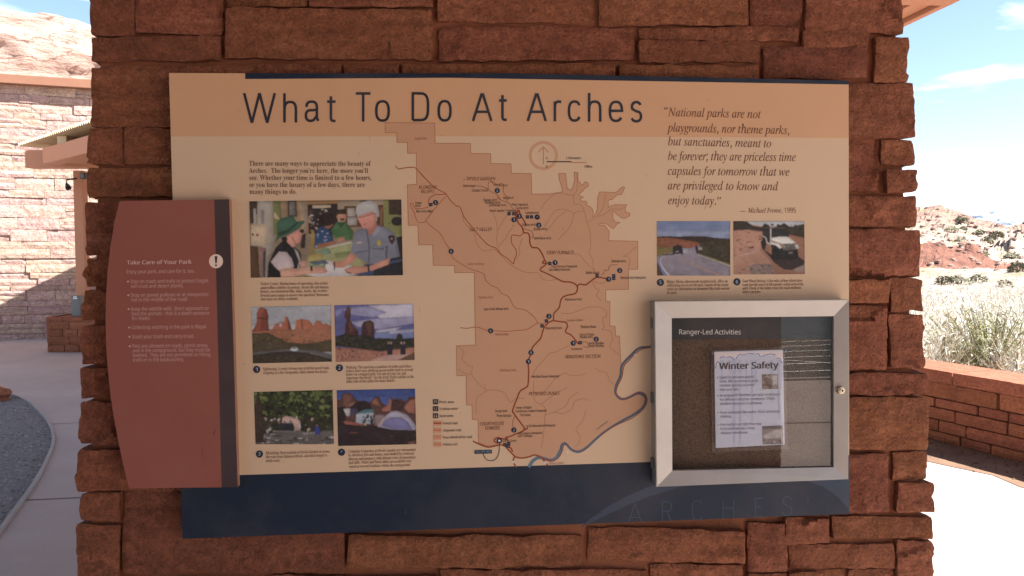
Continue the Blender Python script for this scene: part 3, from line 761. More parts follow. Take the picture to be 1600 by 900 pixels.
# blocks seen round the sign, as (left, top, right, bottom) on the photograph; L / R marks an outer corner
ST = [(143, -40, 208, 53, 'L'), (213, -40, 345, 51, ''), (356, -60, 477, 9, ''), (484, -60, 674, 9, ''), (686, -50, 928, 33, ''), (939, -50, 1166, 37, ''), (1175, -50, 1253, 45, ''), (1261, -40, 1411, 51, 'R'),
      (143, 59, 343, 92, 'L'), (353, 18, 673, 90, ''), (687, 43, 991, 92, ''), (1001, 43, 1248, 61, ''), (1000, 63, 1187, 95, ''), (1257, 52, 1354, 71, ''), (1369, 60, 1416, 129, 'R'), (1196, 73, 1351, 121, ''),
      (141, 102, 531, 195, 'L'), (537, 102, 620, 190, ''), (630, 101, 959, 190, ''), (969, 103, 1184, 190, ''), (1184, 131, 1426, 212, 'R'),
      (137, 201, 190, 256, 'L'), (195, 201, 330, 256, ''), (134, 264, 330, 306, 'L'), (131, 317, 330, 396, 'L'), (132, 406, 300, 444, 'L'), (130, 455, 300, 497, 'L'), (131, 508, 300, 568, 'L'),
      (128, 577, 300, 619, 'L'), (125, 629, 300, 695, 'L'), (123, 704, 400, 766, 'L'), (125, 773, 184, 812, 'L'), (192, 771, 536, 894, ''), (124, 822, 184, 900, 'L'),
      (545, 838, 910, 886, ''), (921, 828, 1160, 878, ''), (1170, 820, 1226, 893, ''), (1230, 811, 1294, 848, ''), (1303, 808, 1457, 842, 'R'),
      (1237, 854, 1396, 889, ''), (1403, 848, 1457, 912, 'R'), (690, 893, 1011, 940, ''), (1020, 884, 1160, 940, ''), (1170, 899, 1228, 950, ''), (1236, 896, 1320, 950, ''), (1328, 895, 1396, 950, ''),
      (126, 908, 420, 960, 'L'), (428, 902, 680, 960, ''), (1404, 920, 1458, 960, 'R'),
      (1240, 220, 1374, 295, ''), (1381, 219, 1429, 258, 'R'), (1386, 269, 1430, 298, 'R'), (1240, 306, 1435, 353, 'R'), (1240, 361, 1440, 431, 'R'), (1240, 440, 1386, 470, ''),
      (1394, 438, 1443, 484, 'R'), (1240, 479, 1383, 578, ''), (1393, 494, 1446, 575, 'R'), (1240, 585, 1448, 616, 'R'), (1240, 623, 1450, 702, 'R'), (1240, 712, 1386, 800, ''), (1399, 709, 1452, 751, 'R'), (1404, 758, 1457, 800, 'R')]
V = []; Fc = []; g = random.Random(5)
for k, (x0, y0, x1, y1, cor) in enumerate(ST):
    j = lambda s=2.2: g.uniform(-s, s)
    right = x0 > 1150 or (x0 > 500 and y0 > 800)
    quad = [pf(x0 - 1.6 + j(1), y0 - 1.6 + j()), pf(x1 + 1.6 + j(1), y0 - 1.6 + j()), pf(x1 + 1.6 + j(1), y1 + 1.6 + j()), pf(x0 - 1.6 + j(1), y1 + 1.6 + j())]
    wpx, hpx = x1 - x0, y1 - y0
    add_stone(V, Fc, quad, ZS + g.uniform(-.004, .004), 0.30 if cor else 0.05, 0.006 if min(wpx, hpx) < 120 else 0.0068,
              amp=(0.0060 if right or x0 < 140 else 0.0034), rad=0.0022, sides=('L' in cor, 'R' in cor), seed=k * 1.37 + .2, tilt=0.05, edge=0.0035)
# plain courses above and below the part in the photograph, and on the flanks
def fill(y0, y1):
    for (xa, xb, ya, yb) in ashlar(0, 1, y0, y1, (0.06, 0.12), (0.18, 0.42), g):
        el, er = edge_x(-1, (ya + yb) / 2), edge_x(1, (ya + yb) / 2); wl = er - el
        q = 0.006
        add_stone(V, Fc, [(el + xa * wl + q, yb - q), (el + xb * wl - q, yb - q), (el + xb * wl - q, ya + q), (el + xa * wl + q, ya + q)], ZS, 0.30 if xa < .01 or xb > .99 else 0.05, 0.03, 0.008, 0.012, (xa < .01, xb > .99), g.uniform(0, 90), 0.04)
fill(ybot, pf(800, 962).y - 0.004); fill(pf(800, -62).y + 0.004, ytop)
bs = obj('stone_facing', V, Fc, SAND, pillar, smooth=True); bs.data.set_sharp_from_angle(angle=R(32))
for sgn in (-1, 1):                          # flanks, behind the corner blocks
    V = []; Fc = []
    for (za, zb, ya, yb) in ashlar(0.31, DEPTH + .02, ybot, ytop, (0.06, 0.13), (0.2, 0.4), g):
        n0 = len(V); q = 0.007
        add_stone(V, Fc, [(za + q, yb - q), (zb - q, yb - q), (zb - q, ya + q), (za + q, ya + q)], 0.0, 0.05, 0.03, 0.008, 0.012, (0, 0), g.uniform(0, 90), 0.04)
        for i in range(n0, len(V)):
            v = V[i]; ex = edge_x(sgn, v.y)
            V[i] = Vector((ex + sgn * v.z, v.y, ZS - v.x))
        if sgn > 0: pass
    o = obj('stone_facing', V, Fc, SAND, pillar)
    bm = bmesh.new(); bm.from_mesh(o.data); bmesh.ops.recalc_face_normals(bm, faces=bm.faces[:]); bm.to_mesh(o.data); bm.free()

# ------------------------------------------------------------------ the main information sign
sign = thing('information_sign', 'large cream and navy visitor information sign with a park map on the pillar', 'sign', (0.61, -0.81, -0.006), M)
c0, c1, c2, c3 = bl(264, 114), bl(1326, 126), bl(1327, 803), bl(285, 842)
bm = bmesh.new(); bm_prism(bm, [c3, c2, c1, c0], -0.010, -0.0006); bmobj('backing_board', bm, EDGE, sign)
for (px, py) in ((330, 180), (1260, 180), (1260, 770), (420, 800)):
    pass
CREAM, ORANGE, NAVY = (184, 154, 126), (181, 138, 105), (28, 36, 49)
b_ = G(0.0, step=0)
lowL, lowR = (271, 745.5), (1327, 711)
# the face itself, in three colour fields that butt together
mid = lambda a, b, t: (a[0] + (b[0] - a[0]) * t, a[1] + (b[1] - a[1]) * t)
TLp, TRp, BRp, BLp = (264, 114), (1326, 126), (1327, 803), (285, 842)
hL, hR = (266.9, 213), (1326.1, 215.5); nL, nR = (282.5, 745.5), (1326.9, 711)
b_.poly([TLp, (383, 114.5), (383, 123.5), (700, 121.5), (1326, 132), hR, (800, 213), hL], ORANGE)
b_.poly([(383, 114.5), (800, 114.5), TRp, (1326, 132), (700, 121.5), (383, 123.5)], NAVY)
b_.poly([hL, (800, 213), hR, nR, (1026, 721.5), (372, 742.3), nL], CREAM)
b_.poly([nL, (372, 742.3), (1026, 721.5), nR, BRp, BLp], NAVY)
b_.build('face', sign)
gs = random.Random(77); sp_k = G(0.0003, step=0)
for _ in range(46):
    x, y = gs.uniform(280, 1320), gs.uniform(140, 700); r = gs.uniform(.4, .9)
    sp_k.poly([(x + r * gs.uniform(.5, 1.3) * math.cos(k), y + r * gs.uniform(.5, 1.6) * math.sin(k)) for k in range(6)], gs.choice([(120, 86, 66), (140, 104, 82), (96, 70, 58)]))
for x, y, l in [(578, 212, 9), (1103, 322, 6), (560, 238, 5), (420, 705, 8), (655, 480, 7)]: sp_k.ribbon([(x, y), (x + gs.uniform(-3, 3), y + l)], .5, (140, 104, 84), False)
sp_k.build('scuff_mark', sign)

# title, drawn as even strokes
def arcp(cx, cy, rx, ry, a0, a1, n=10, e=2.6):
    out = []
    for k in range(n + 1):
        a = R(a0 + (a1 - a0) * k / n); c, s_ = math.cos(a), math.sin(a)
        out.append((cx + rx * math.copysign(abs(c) ** (2 / e), c), cy + ry * math.copysign(abs(s_) ** (2 / e), s_)))
    return out
XH = 0.72
GL = {'W': [[(0.04, 1), (.27, 0)], [(.27, 0), (.5, 1)], [(.5, 1), (.73, 0)], [(.73, 0), (.96, 1)]], 'h': [[(0, 0), (0, 1)], [(0, .36)] + arcp(.5, .42, .5, .3, 180, 0) + [(1, 0)]],
      'a': [[(.06, .52)] + arcp(.46, .50, .42, .22, 160, 0) + [(.88, .12), (1, 0)], [(.88, .42), (.6, .40)] + arcp(.42, .20, .42, .20, 90, 270) + [(.62, .03), (.88, .20)]],
      't': [[(.45, .92), (.45, .14)] + arcp(.75, .14, .30, .14, 180, 270) + [(1, 0)], [(0, XH), (1, XH)]],
      'T': [[(.5, 0), (.5, 1)], [(0, 1), (1, 1)]], 'o': [arcp(.5, .36, .5, .36, 0, 360, 28, 2.5)],
      'D': [[(0, 0), (0, 1), (.45, 1)] + arcp(.45, .5, .55, .5, 90, -90, 16, 3.0) + [(0, 0)]], 'A': [[(0.02, 0), (.48, 1)], [(.52, 1), (.98, 0)], [(.15, .30), (.85, .30)]],
      'r': [[(0, 0), (0, XH)], [(0, .45)] + arcp(.62, .45, .62, .27, 180, 95) + [(1, .70)]], 'c': [arcp(.5, .36, .5, .36, 32, 328, 24, 2.5)],
      'e': [[(.03, .38), (1, .38)] + arcp(.5, .36, .5, .36, 4, 325, 26, 2.5)[0:]], 's': [arcp(.5, .54, .44, .18, 20, 205, 12, 2.2) + [(.5, .37)] + arcp(.5, .18, .48, .19, 60, -160, 14, 2.2)],
      'R': [[(0, 0), (0, 1), (.5, 1)] + arcp(.5, .76, .5, .24, 90, -90, 12) + [(0, .52)], [(.5, .52), (1, 0)]],
      'C': [arcp(.5, .5, .5, .5, 38, 322, 26, 2.8)], 'H': [[(0, 0), (0, 1)], [(1, 0), (1, 1)], [(0, .53), (1, .53)]], 'E': [[(1, 1), (0, 1), (0, 0), (1, 0)], [(0, .53), (.85, .53)]],
      'S': [arcp(.5, .76, .46, .24, 15, 200, 12, 2.2) + [(.5, .52)] + arcp(.5, .25, .5, .25, 62, -165, 14, 2.2)]}
def strokes(gr, ch, x0, x1, base, caph, w, col, inset=True):
    i = w / 2 if inset else 0
    for st in GL[ch]:
        pts = []
        for (u, v) in st:
            y = base - (i + v * (caph - 2 * i))
            if v == 0 and ch in 'WhTArRH' : y = base
            if v == 1 and ch in 'hH': y = base - caph
            pts.append((x0 + i + u * (x1 - x0 - 2 * i), y))
        gr.ribbon(pts, w, col, smooth=False)
t_ = G(0.0004, step=2e-6)
INKC = (45, 44, 50)
for ch, x0, x1, base, cph in [('W', 379.5, 431.5, 192, 46.5), ('h', 442.5, 464.5, 191.5, 46), ('a', 476, 499.5, 191, 46), ('t', 509, 526.5, 191, 46), ('T', 554, 581, 190, 46), ('o', 586, 609.5, 190.5, 46),
                              ('D', 643, 671, 189.8, 46), ('o', 683.5, 706, 190.3, 46), ('A', 736.5, 770.5, 189.2, 45.5), ('t', 777.5, 794, 189.2, 46), ('A', 822, 855.5, 189.2, 45.5), ('r', 865, 879, 189.7, 44.5),
                              ('c', 887, 908.5, 190.5, 45.5), ('h', 918.5, 940, 190.2, 45), ('e', 951, 974, 191, 45.5), ('s', 984.5, 1004, 191.3, 45.5)]:
    strokes(t_, ch, x0, x1, base, cph, 4.15, INKC, inset=ch != 'W')
t_.build('title_lettering', sign)

t_ = G(0.0004, step=2e-6)
BR_ = (98, 72, 60)
for s_, x0, y, x1 in [('There are many ways to appreciate the beauty of', 389, 259, 579.5), ("Arches.  The longer you\u2019re here, the more you\u2019ll", 389, 270.2, 575), ('see. Whether your time is limited to a few hours,', 389.5, 281.3, 580.3), ('or you have the luxury of a few days, there are', 389.5, 292.3, 570), ('many things to do.', 390, 303.2, 463.5)]:
    t_.text(s_, x0, y, x1, 7.6, BR_, 'serif')
t_.build('introduction_lettering', sign)
t_ = G(0.0004, step=2e-6)
QC = (98, 62, 46)
for s_, x0, y, x1 in [('National parks are not', 1043.5, 181.5, 1189), ('playgrounds, nor theme parks,', 1042, 205.5, 1233.5), ('but sanctuaries, meant to', 1044, 227, 1205), ('be forever; they are priceless time', 1044, 250, 1243.5),
                      ('capsules for tomorrow that we', 1043.5, 273.2, 1233.5), ('are privileged to know and', 1043.5, 296, 1216), ('enjoy today.', 1044, 319.2, 1119)]:
    t_.text(s_, x0, y, x1, 13.4, QC, 'it', y1=y + 0.022 * (x1 - x0) * (1 if y < 240 else .4))
def quote(gr, x, y, flip):
    for dx in (0, 3.6):
        k = -1 if flip else 1
        gr.poly([(x + dx + k * a, y + k * b) for a, b in [(0, 0), (1.1, -.9), (1.5, .3), (1.0, 1.9), (-.6, 3.4), (-.9, 3.1), (.1, 1.7), (-.5, 1.2), (-.6, .3)]], QC)
quote(t_, 1039, 170.6, True); quote(t_, 1121.5, 308.6, False)
t_.ribbon([(1156.5, 330.2), (1165, 330.3)], .8, QC, False)
t_.text('Michael Frome, 1995', 1168.5, 332.5, 1243.5, 7.6, QC, 'it')
t_.build('quotation_lettering', sign)

# captions
t_ = G(0.0004, step=2e-6)
def para(gr, lines, h, col, style='serif'):
    for s_, x0, y, x1 in lines: gr.text(s_, x0, y, x1, h, col, style)
CC = (112, 84, 70)
t_ = G(0.0004, step=2e-6); para(t_, [('Visitor Center: During hours of operation, this visitor', 407, 445.8, 512.5), ('center offers exhibits on geology, desert life and human', 407, 451.8, 513.5), ('history, an orientation film, maps, books, the weather', 407, 457.6, 511.5), ('forecast and a ranger to answer your questions. Restrooms', 407, 463.8, 513.8), ('and water are always available.', 407.3, 469.6, 466)], 4.6, CC); t_.build('caption_lettering', sign)
t_ = G(0.0004, step=2e-6); para(t_, [('Sightseeing: A scenic driving tour of all the paved roads,', 411, 578.8, 515.5), ('stopping at a few viewpoints, takes about two hours.', 411, 584.8, 512.5)], 4.6, CC); t_.build('caption_lettering', sign)
t_ = G(0.0004, step=2e-6); para(t_, [('Walking: The park has a number of walks and hikes \u2013', 540.5, 576.3, 645), ('from a short easy stroll on an accessible trail to several', 540.7, 581.8, 645), ('hours on a rugged path. Get out of your car and', 540.9, 587.2, 634.5), ('experience the desert!  See the Park Trails exhibit on the', 541, 592.8, 646.7), ('other side of this pillar for more details.', 541, 598.3, 617.5)], 4.6, CC); t_.build('caption_lettering', sign)
t_ = G(0.0004, step=2e-6); para(t_, [('Picnicking: Have a picnic at Devils Garden or across', 415.6, 710.2, 515.3), ('the road from Balanced Rock, and don\u2019t forget to', 415.6, 716.2, 511), ('drink water.', 415.8, 722.3, 438.6)], 4.6, CC); t_.build('caption_lettering', sign)
t_ = G(0.0004, step=2e-6); para(t_, [('Camping: Campsites at Devils Garden are surrounded', 544.5, 707.6, 649.5), ('by slickrock fins and domes, and shaded by scattered', 544.5, 713.4, 646.5), ('pinyons and junipers, with distant views of mountains', 544.7, 719.4, 649.6), ('and cliffs. Water and flush toilets are available year', 544.9, 725.2, 643), ('round at several locations within the campground.', 545, 731.2, 642)], 4.6, CC); t_.build('caption_lettering', sign)
t_ = G(0.0004, step=2e-6); para(t_, [('Biking: Biking, allowed only on park roads, offers an', 1041.8, 442.3, 1137), ('exhilarating way to see the park. Inquire at the visitor', 1041.8, 447.9, 1138.3), ('center for information on mountain bike trails outside', 1041.8, 453.7, 1140.3), ('the park.', 1042, 459.3, 1057.7)], 4.6, CC); t_.build('caption_lettering', sign)
t_ = G(0.0004, step=2e-6); para(t_, [('Four Wheel Driving: A few miles of four-wheel-drive', 1160.3, 441.4, 1253.8), ('roads provide access to infrequently visited areas of the', 1160.3, 446.9, 1255.7), ('park. Check at the visitor center for road conditions', 1160.3, 452.5, 1252), ('before you leave.', 1160.4, 458.2, 1189)], 4.6, CC); t_.build('caption_lettering', sign)
MK = (38, 40, 52); MKT = (150, 160, 175)
def marker(gr, x, y, r, n=None):
    gr.poly(ell(x, y, r, r, 18), MK)
    if n: gr.text(n, x - r * .30, y + r * .45, x + r * .30, r * .95, MKT, 'bold')
t_ = G(0.0004, step=2e-5)
for x, y, n in [(401, 577.3, '1'), (530.3, 574.8, '2'), (405.3, 709.4, '3'), (533.7, 706.6, '4'), (1032, 441.3, '5'), (1151.5, 440.3, '6')]:
    t_ = G(0.0004, step=2e-5); marker(t_, x, y, 5.7, n); t_.build('number_marker', sign)

# ---- map
mp_ = G(0.0002, step=3e-6)
LAND = (171, 129, 100); LINE = (150, 98, 72)
land = [(602, 191.5), (679, 192.5), (680, 224), (735, 224), (735.5, 240), (766.5, 240), (767, 255.5), (798.5, 256), (799, 271), (830, 271), (831, 303.5), (860, 303), (873, 301), (879, 299.5), (877, 290), (874, 281), (873, 271), (883.5, 271), (885, 283), (886.5, 295), (893, 297), (896, 290), (898, 280), (897, 272), (897.5, 269), (903, 270), (903, 282), (910, 290), (914, 284), (919, 286), (919.5, 291), (914, 294), (911, 298), (904, 304), (908, 307), (912, 308), (906, 311), (910, 315), (914, 314), (917, 316), (917, 321), (922, 323), (926, 327), (927, 333), (926, 339), (930, 335), (933, 328), (934, 318), (934, 310), (937, 300), (947, 300), (950, 301), (956, 300.5), (962, 301), (968, 296), (973, 291.5), (976, 293), (974, 298), (971, 304), (966, 304), (960, 308), (957, 311.5), (952, 312), (950, 315), (951, 324), (956, 321), (961, 320), (969, 320), (979, 320), (977, 324), (977, 331), (980, 332), (984, 333), (984, 337), (977, 341), (972, 341), (965, 336), (960, 331), (956, 331), (958, 335), (957, 340), (961, 347), (966, 347), (969, 348), (964, 350), (959, 357), (955, 356), (948, 350), (941, 349), (936, 350), (938, 352), (945, 352), (949, 358), (952, 361), (951, 376), (996.5, 377), (996.5, 420.5), (982, 421), (982, 452), (946.5, 453), (946.5, 471), (953, 471), (953, 509), (961, 510), (962, 525), (968, 525), (969.5, 557), (970.5, 570), (968, 590), (962, 603), (960.5, 614), (966, 621.5), (974, 624), (985, 620), (996, 615), (1004, 616.5), (1008, 622), (1007, 629), (1002, 637), (990, 647), (975, 655), (960, 663), (945, 673), (930, 685), (918, 696), (908, 703), (900, 704), (893, 701), (886, 694), (882, 692), (878, 695), (876, 703), (873, 712), (867, 718), (858, 719), (850, 716), (842, 712), (836, 711), (827, 713.5), (815, 715.5), (805, 713), (795, 704), (790, 697), (778, 694.5), (762, 697), (747.5, 692), (747, 656), (738, 655.5), (737.5, 633), (729, 632.5), (728.5, 600), (728.5, 587), (714, 587), (713, 540.5), (743, 539), (742, 470), (741, 426), (710.5, 426), (710, 415), (677, 414.5), (676, 382.5), (654, 382.5), (653, 352), (638, 352), (636.5, 289), (651, 288), (650.5, 239.5), (637, 239.5), (636.5, 222.5), (620.5, 222.5), (620, 207), (602, 207)]
mp_.poly(land, LAND)
mp_.ribbon(land + [land[0]], 1.1, LINE, smooth=False)
mp_.ribbon([(600 + 0, 191.5), (602, 191.5)], 0.5, LINE, smooth=False)
mp_.ribbon(ell(849, 243, 20.5, 20.5, 40) + [(869.5, 243)], 4.6, (176, 131, 100), smooth=False)
mp_.ribbon([(849, 257), (849, 230)], 1.6, (160, 116, 88), smooth=False); mp_.ribbon([(841, 238), (849, 229.5), (857, 238)], 1.6, (160, 116, 88), smooth=False)
mp_.ribbon([(854, 252.7), (893, 252.7)], 1.8, (60, 44, 40), smooth=False); mp_.ribbon([(893, 254), (917, 254)], 1.6, (160, 112, 86), smooth=False)
ST_ = (142, 96, 70)
for pts in [[(845, 328), (852, 316), (864, 305), (875, 301.5), (886, 304), (896, 305)], [(896, 305), (897, 318), (907, 320), (913, 330), (916, 345), (921, 358), (923, 380), (921, 395), (926, 406), (927, 418), (930, 425)], [(896, 305), (901, 298), (902, 283), (901, 272)],
            [(918, 347), (930, 340), (938, 332), (944, 318), (946, 302)], [(936, 338), (946, 334), (955, 327), (968, 327), (976, 324)], [(913, 330), (902, 331), (897, 333), (886, 328), (875, 327), (866, 331), (860, 340), (850, 354)], [(885, 329), (870, 341), (862, 352), (853, 362)], [(897, 333), (894, 345), (888, 358), (876, 370), (872, 375)],
            [(896, 397), (905, 398), (912, 406), (921, 416), (930, 422)], [(973, 400), (979, 398), (994, 386)], [(973, 400), (984, 404), (982, 420)], [(722, 338), (727, 350), (740, 362), (745, 380), (752, 390), (760, 392), (772, 390), (784, 400), (796, 412), (812, 422), (826, 426), (840, 426), (848, 436), (860, 438), (872, 436)],
            [(770, 332), (775, 345), (777, 362), (776, 375), (779, 388), (780, 392)], [(793, 336), (786, 345), (778, 360)], [(804, 352), (796, 362), (788, 375), (780, 384)], [(816, 372), (812, 385), (812, 396), (806, 406)],
            [(715, 541), (725, 550), (722, 560), (732, 571), (738, 573), (737, 585), (745, 596), (757, 608)], [(716, 577), (726, 583), (736, 586)], [(757, 600), (758, 612), (745, 622), (744, 648)], [(758, 611), (772, 609), (788, 614), (797, 628), (806, 623), (820, 622)],
            [(890, 540), (878, 545), (868, 550), (860, 552), (850, 562), (836, 578), (832, 590)], [(834, 595), (835, 625), (846, 632), (852, 640), (851, 655), (850, 672), (846, 700)], [(846, 632), (858, 622), (872, 613), (886, 606)], [(915, 583), (905, 587), (890, 586), (882, 583), (868, 592), (856, 606), (845, 618)],
            [(852, 648), (868, 643), (885, 633), (890, 622), (904, 612)], [(866, 644), (880, 646), (894, 638), (898, 627), (912, 623), (922, 626)], [(916, 640), (910, 658), (900, 670), (906, 682), (905, 692), (898, 698)], [(930, 575), (938, 580), (948, 583), (952, 594), (960, 601)],
            [(876, 489), (890, 490), (905, 485), (920, 480), (936, 480), (946, 486), (948, 494), (941, 498), (944, 510), (940, 515), (953, 517), (957, 530), (953, 542), (968, 555)], [(951, 437), (940, 443), (927, 440), (930, 450), (936, 453), (932, 462), (940, 470)]]:
    mp_.ribbon(pts, 0.8, ST_)
# river
RV = (76, 84, 96)
mp_.ribbon([(1022, 540), (1012, 542.5), (1002, 543), (994, 547), (985, 556), (976, 565), (971, 573), (969, 588), (963, 601), (961.5, 613), (967, 621.5), (975, 623.5), (985, 620), (996, 615), (1005, 617), (1009.5, 624), (1007, 633), (1000, 641), (988, 649), (973, 657), (958, 666), (943, 676), (929, 688), (918, 698.5), (909, 704.5), (901, 706), (892, 702), (886, 695), (882, 692.5), (877.5, 696), (875.5, 705), (871, 714)], 3.6, RV)
mp_.ribbon([(876, 703), (870, 714), (862, 719), (852, 717), (842, 715), (833, 720), (826, 730)], 5.0, (84, 100, 112))
mp_.build('park_map', sign)
rd = G(0.0004, step=3e-6)
PAV, UNP, FWD, HIK = (128, 62, 40), (146, 76, 52), (152, 88, 62), (126, 72, 52)
for pts in [[(809, 345), (806, 338), (807, 331), (811, 329), (813, 335), (820, 347), (822, 353)], [(810, 329), (807.5, 338), (809, 347), (815, 354), (817.5, 360), (818.5, 363.5), (825, 364.5), (827.5, 370), (828, 380), (831.5, 386.5), (840, 387.5), (846, 395), (851, 406), (853.3, 412), (849, 416.5), (845, 419), (845, 423), (848, 424.5), (857, 428.5), (868, 434), (879, 439.7), (890, 440.7), (898, 443.5), (902, 448), (902, 453), (898, 459), (888, 461), (880, 464), (876, 470), (874, 480), (869, 486), (865, 491), (864.5, 500), (857, 504), (851, 511), (848, 518), (845, 528), (838, 536), (832, 543), (829, 554), (825.5, 565), (826, 580), (825, 601), (821, 606), (813, 611), (808, 622), (801, 641), (803, 646), (807, 652), (813, 660), (818, 667), (819, 672), (812, 676), (805, 678.5), (797, 682), (790, 684), (793, 687), (785, 685.5), (777, 684), (772, 688), (776, 692), (783, 690)],
            [(851, 406), (848, 411), (856, 411.5)], [(739, 689.3), (750, 694.5), (762, 698.5), (773, 697), (781, 695.3), (788, 696.5), (796, 704.5), (805, 713.3), (815, 715.7), (827, 713.7), (835, 711), (843, 713), (851, 717.5), (862, 720)], [(790, 697), (798, 700), (801, 706)], [(805, 713), (802, 720), (806, 730)], [(845, 714), (850, 720), (856, 727)],
            [(902, 447.5), (906, 444), (915, 445), (923, 439.5), (930, 434.5), (936, 433.3), (951, 436)], [(864.5, 501), (875, 502.5), (884, 503.8), (886.7, 510), (884, 516), (885, 520), (892, 523), (898, 530), (903, 536.5), (908, 537)], [(819, 672), (825, 669)]]:
    rd.ribbon(pts, 2.3, PAV)
rd.ribbon([(1022, 542), (1005, 545), (993, 552), (984, 562), (975, 572), (971.5, 590), (965, 603), (963, 614), (969, 621), (977, 623), (988, 617), (998, 612.5), (1007, 615), (1011, 624), (1008, 635), (1000, 644), (986, 654), (966, 663), (952, 671), (938, 681)], 1.4, PAV)
rd.ribbon([(886, 695), (881, 696), (879, 703), (875, 712), (868, 718.5), (858, 719.5)], 1.4, PAV)
for pts in [[(618, 259), (623, 264), (632, 262.5), (645, 261.5), (651, 264), (662, 276), (678, 292), (690, 299), (697, 303), (702, 311), (712, 321), (719, 324), (725, 339), (737, 354), (750, 370), (762, 382), (770, 386), (775, 388), (783, 397), (793, 404), (802, 412), (804, 405), (807, 398), (806, 390), (800, 381), (799, 370), (803, 367), (812, 368.5), (818, 364)], [(697, 303), (688, 304), (680, 304), (672, 309), (669, 315), (671, 321)]]:
    rd.ribbon(pts, 1.5, UNP)
for pts in [[(697, 306), (688, 316), (676, 330), (665, 345), (660, 348), (652, 346), (647, 332), (642, 323), (641.5, 318), (647, 319)], [(645, 320), (650, 326), (664, 325), (671, 322)], [(665, 345), (674, 354), (687, 364), (695, 378), (704, 392), (707, 402), (720, 412), (735, 420), (752, 426), (757, 430), (759, 438), (768, 446), (777, 450), (785, 459), (794, 463), (799, 472), (805, 481), (815, 483), (822, 485), (833, 494), (838, 500), (840, 505)], [(719, 512), (730, 513), (742, 511), (752, 513), (762, 517), (776, 517), (790, 518), (805, 516.5), (822, 515), (832, 510), (840, 505), (852, 506)]]:
    rd.ribbon(pts, 1.2, FWD)
for pts in [[(745, 290.5), (754, 291.5), (763, 296), (768, 300), (776, 303.5), (779, 310), (786, 314), (796, 318), (801, 326), (807, 331)], [(763, 296), (763, 287), (767, 283.5), (772, 285), (776, 288), (785, 287), (787, 291), (786, 298), (790, 306), (795, 309), (791, 314)], [(768, 284), (772, 289)], [(777, 305), (782, 312)], [(939, 430), (943, 427), (945, 422), (950, 422.5), (953, 415), (965, 413.5)], [(816, 355), (820, 358), (830, 361), (833, 368), (831, 372)], [(804, 650), (801, 660), (802, 668)], [(908, 536), (915, 534), (919, 538), (918, 543), (911, 541)]]:
    rd.ribbon(pts, 0.9, HIK)
rd.build('map_road', sign)
tx = G(0.0005, step=2e-6)
AR = (100, 56, 40)
for s_, x0, y, x1 in [('DEVILS GARDEN', 729, 281.7, 774.2), ('KLONDIKE', 654.2, 295, 683), ('BLUFFS', 658, 301.8, 679), ('SALT VALLEY', 733.5, 361, 769.5), ('FIERY FURNACE', 854, 397.5, 897), ('WINDOWS SECTION', 884, 560.2, 938.7), ('PETRIFIED DUNES', 826, 618, 874.5), ('COURTHOUSE', 750, 665, 788), ('TOWERS', 757.5, 671.8, 781.5)]:
    tx.text(s_, x0, y, x1, 5.4, AR, 'boldit')
LB = (52, 38, 36)
for s_, x0, y, x1 in [('Tower', 648.5, 319, 659.5), ('Arch', 648.5, 323.3, 657), ('Marching Men', 650.5, 332, 676.5), ('Dark Angel', 724, 292.3, 743), ('Double O Arch', 737.5, 299.5, 762.5), ('Private Arch', 772, 291.3, 793), ('Wall Arch', 786, 311, 802.5), ('Navajo Arch', 755.5, 314.2, 776.5), ('Partition Arch', 758, 318.3, 781.5), ('Landscape Arch', 764, 322.3, 791), ('Pine Tree Arch', 800, 321.7, 825), ('Tunnel Arch', 805.5, 327, 826), ('Devils Garden Trailhead', 765, 331, 806),
                      ('Campground', 821, 334, 842), ('Skyline Arch', 816, 353, 837), ('Broken Arch', 834, 359.8, 855), ('Sand Dune Arch', 834, 374, 861), ('Fiery Furnace Viewpoint', 861.5, 418.2, 902), ('Salt Valley Overlook', 857.5, 423.3, 891), ('Delicate Arch', 955.5, 410, 978), ('Wolfe Ranch', 915.5, 428, 936.5), ('Delicate Arch Viewpoint', 969.5, 436, 1009.5), ('Panorama Point', 883, 469.8, 909.5),
                      ('Eye of the Whale Arch', 756.5, 485, 794.5), ('Balanced Rock', 853.3, 514.7, 878.3), ('Elephant Butte', 907.5, 512.7, 931.5), ('Cove of Caves', 906, 524.5, 928.5), ('Double Arch', 906, 528.5, 926), ('North Window', 920, 538.3, 943.8), ('South Window', 920, 542.5, 943.8), ('Turret Arch', 892, 547.2, 910), ('Petrified Dunes Viewpoint', 830.5, 590.5, 874), ('Sheep Rock', 773.3, 644.3, 793), ('Three Gossips', 775.5, 651.6, 799), ('Tower of Babel', 805.5, 639, 830.5), ('Courthouse Towers Viewpoint', 805, 644.5, 854.5), ('The Organ', 812, 650.5, 829), ('La Sal Mountains Viewpoint', 821.5, 667.5, 868), ('Park Avenue Viewpoint', 809, 679.2, 847.5), ('and Trailhead', 809, 683.3, 831.5), ('Visitor Center', 785, 691, 807.5),
                      ('Picnic area', 686.5, 630.3, 709), ('Drinking water', 687, 641, 716), ('Restrooms', 687, 652, 708.5), ('Paved road', 692, 663.5, 715), ('Unpaved road', 692.3, 674.5, 720.5), ('Four-wheel-drive road', 692.5, 685.5, 737.5), ('Hiking trail', 693, 696.5, 714.5), ('0', 853.2, 248.8, 855.4), ('2 Kilometers', 884.5, 248.8, 908), ('0', 853.2, 262.2, 855.4), ('2 Miles', 913, 262, 925.5)]:
    tx.text(s_, x0, y, x1, 3.9, LB, 'label')
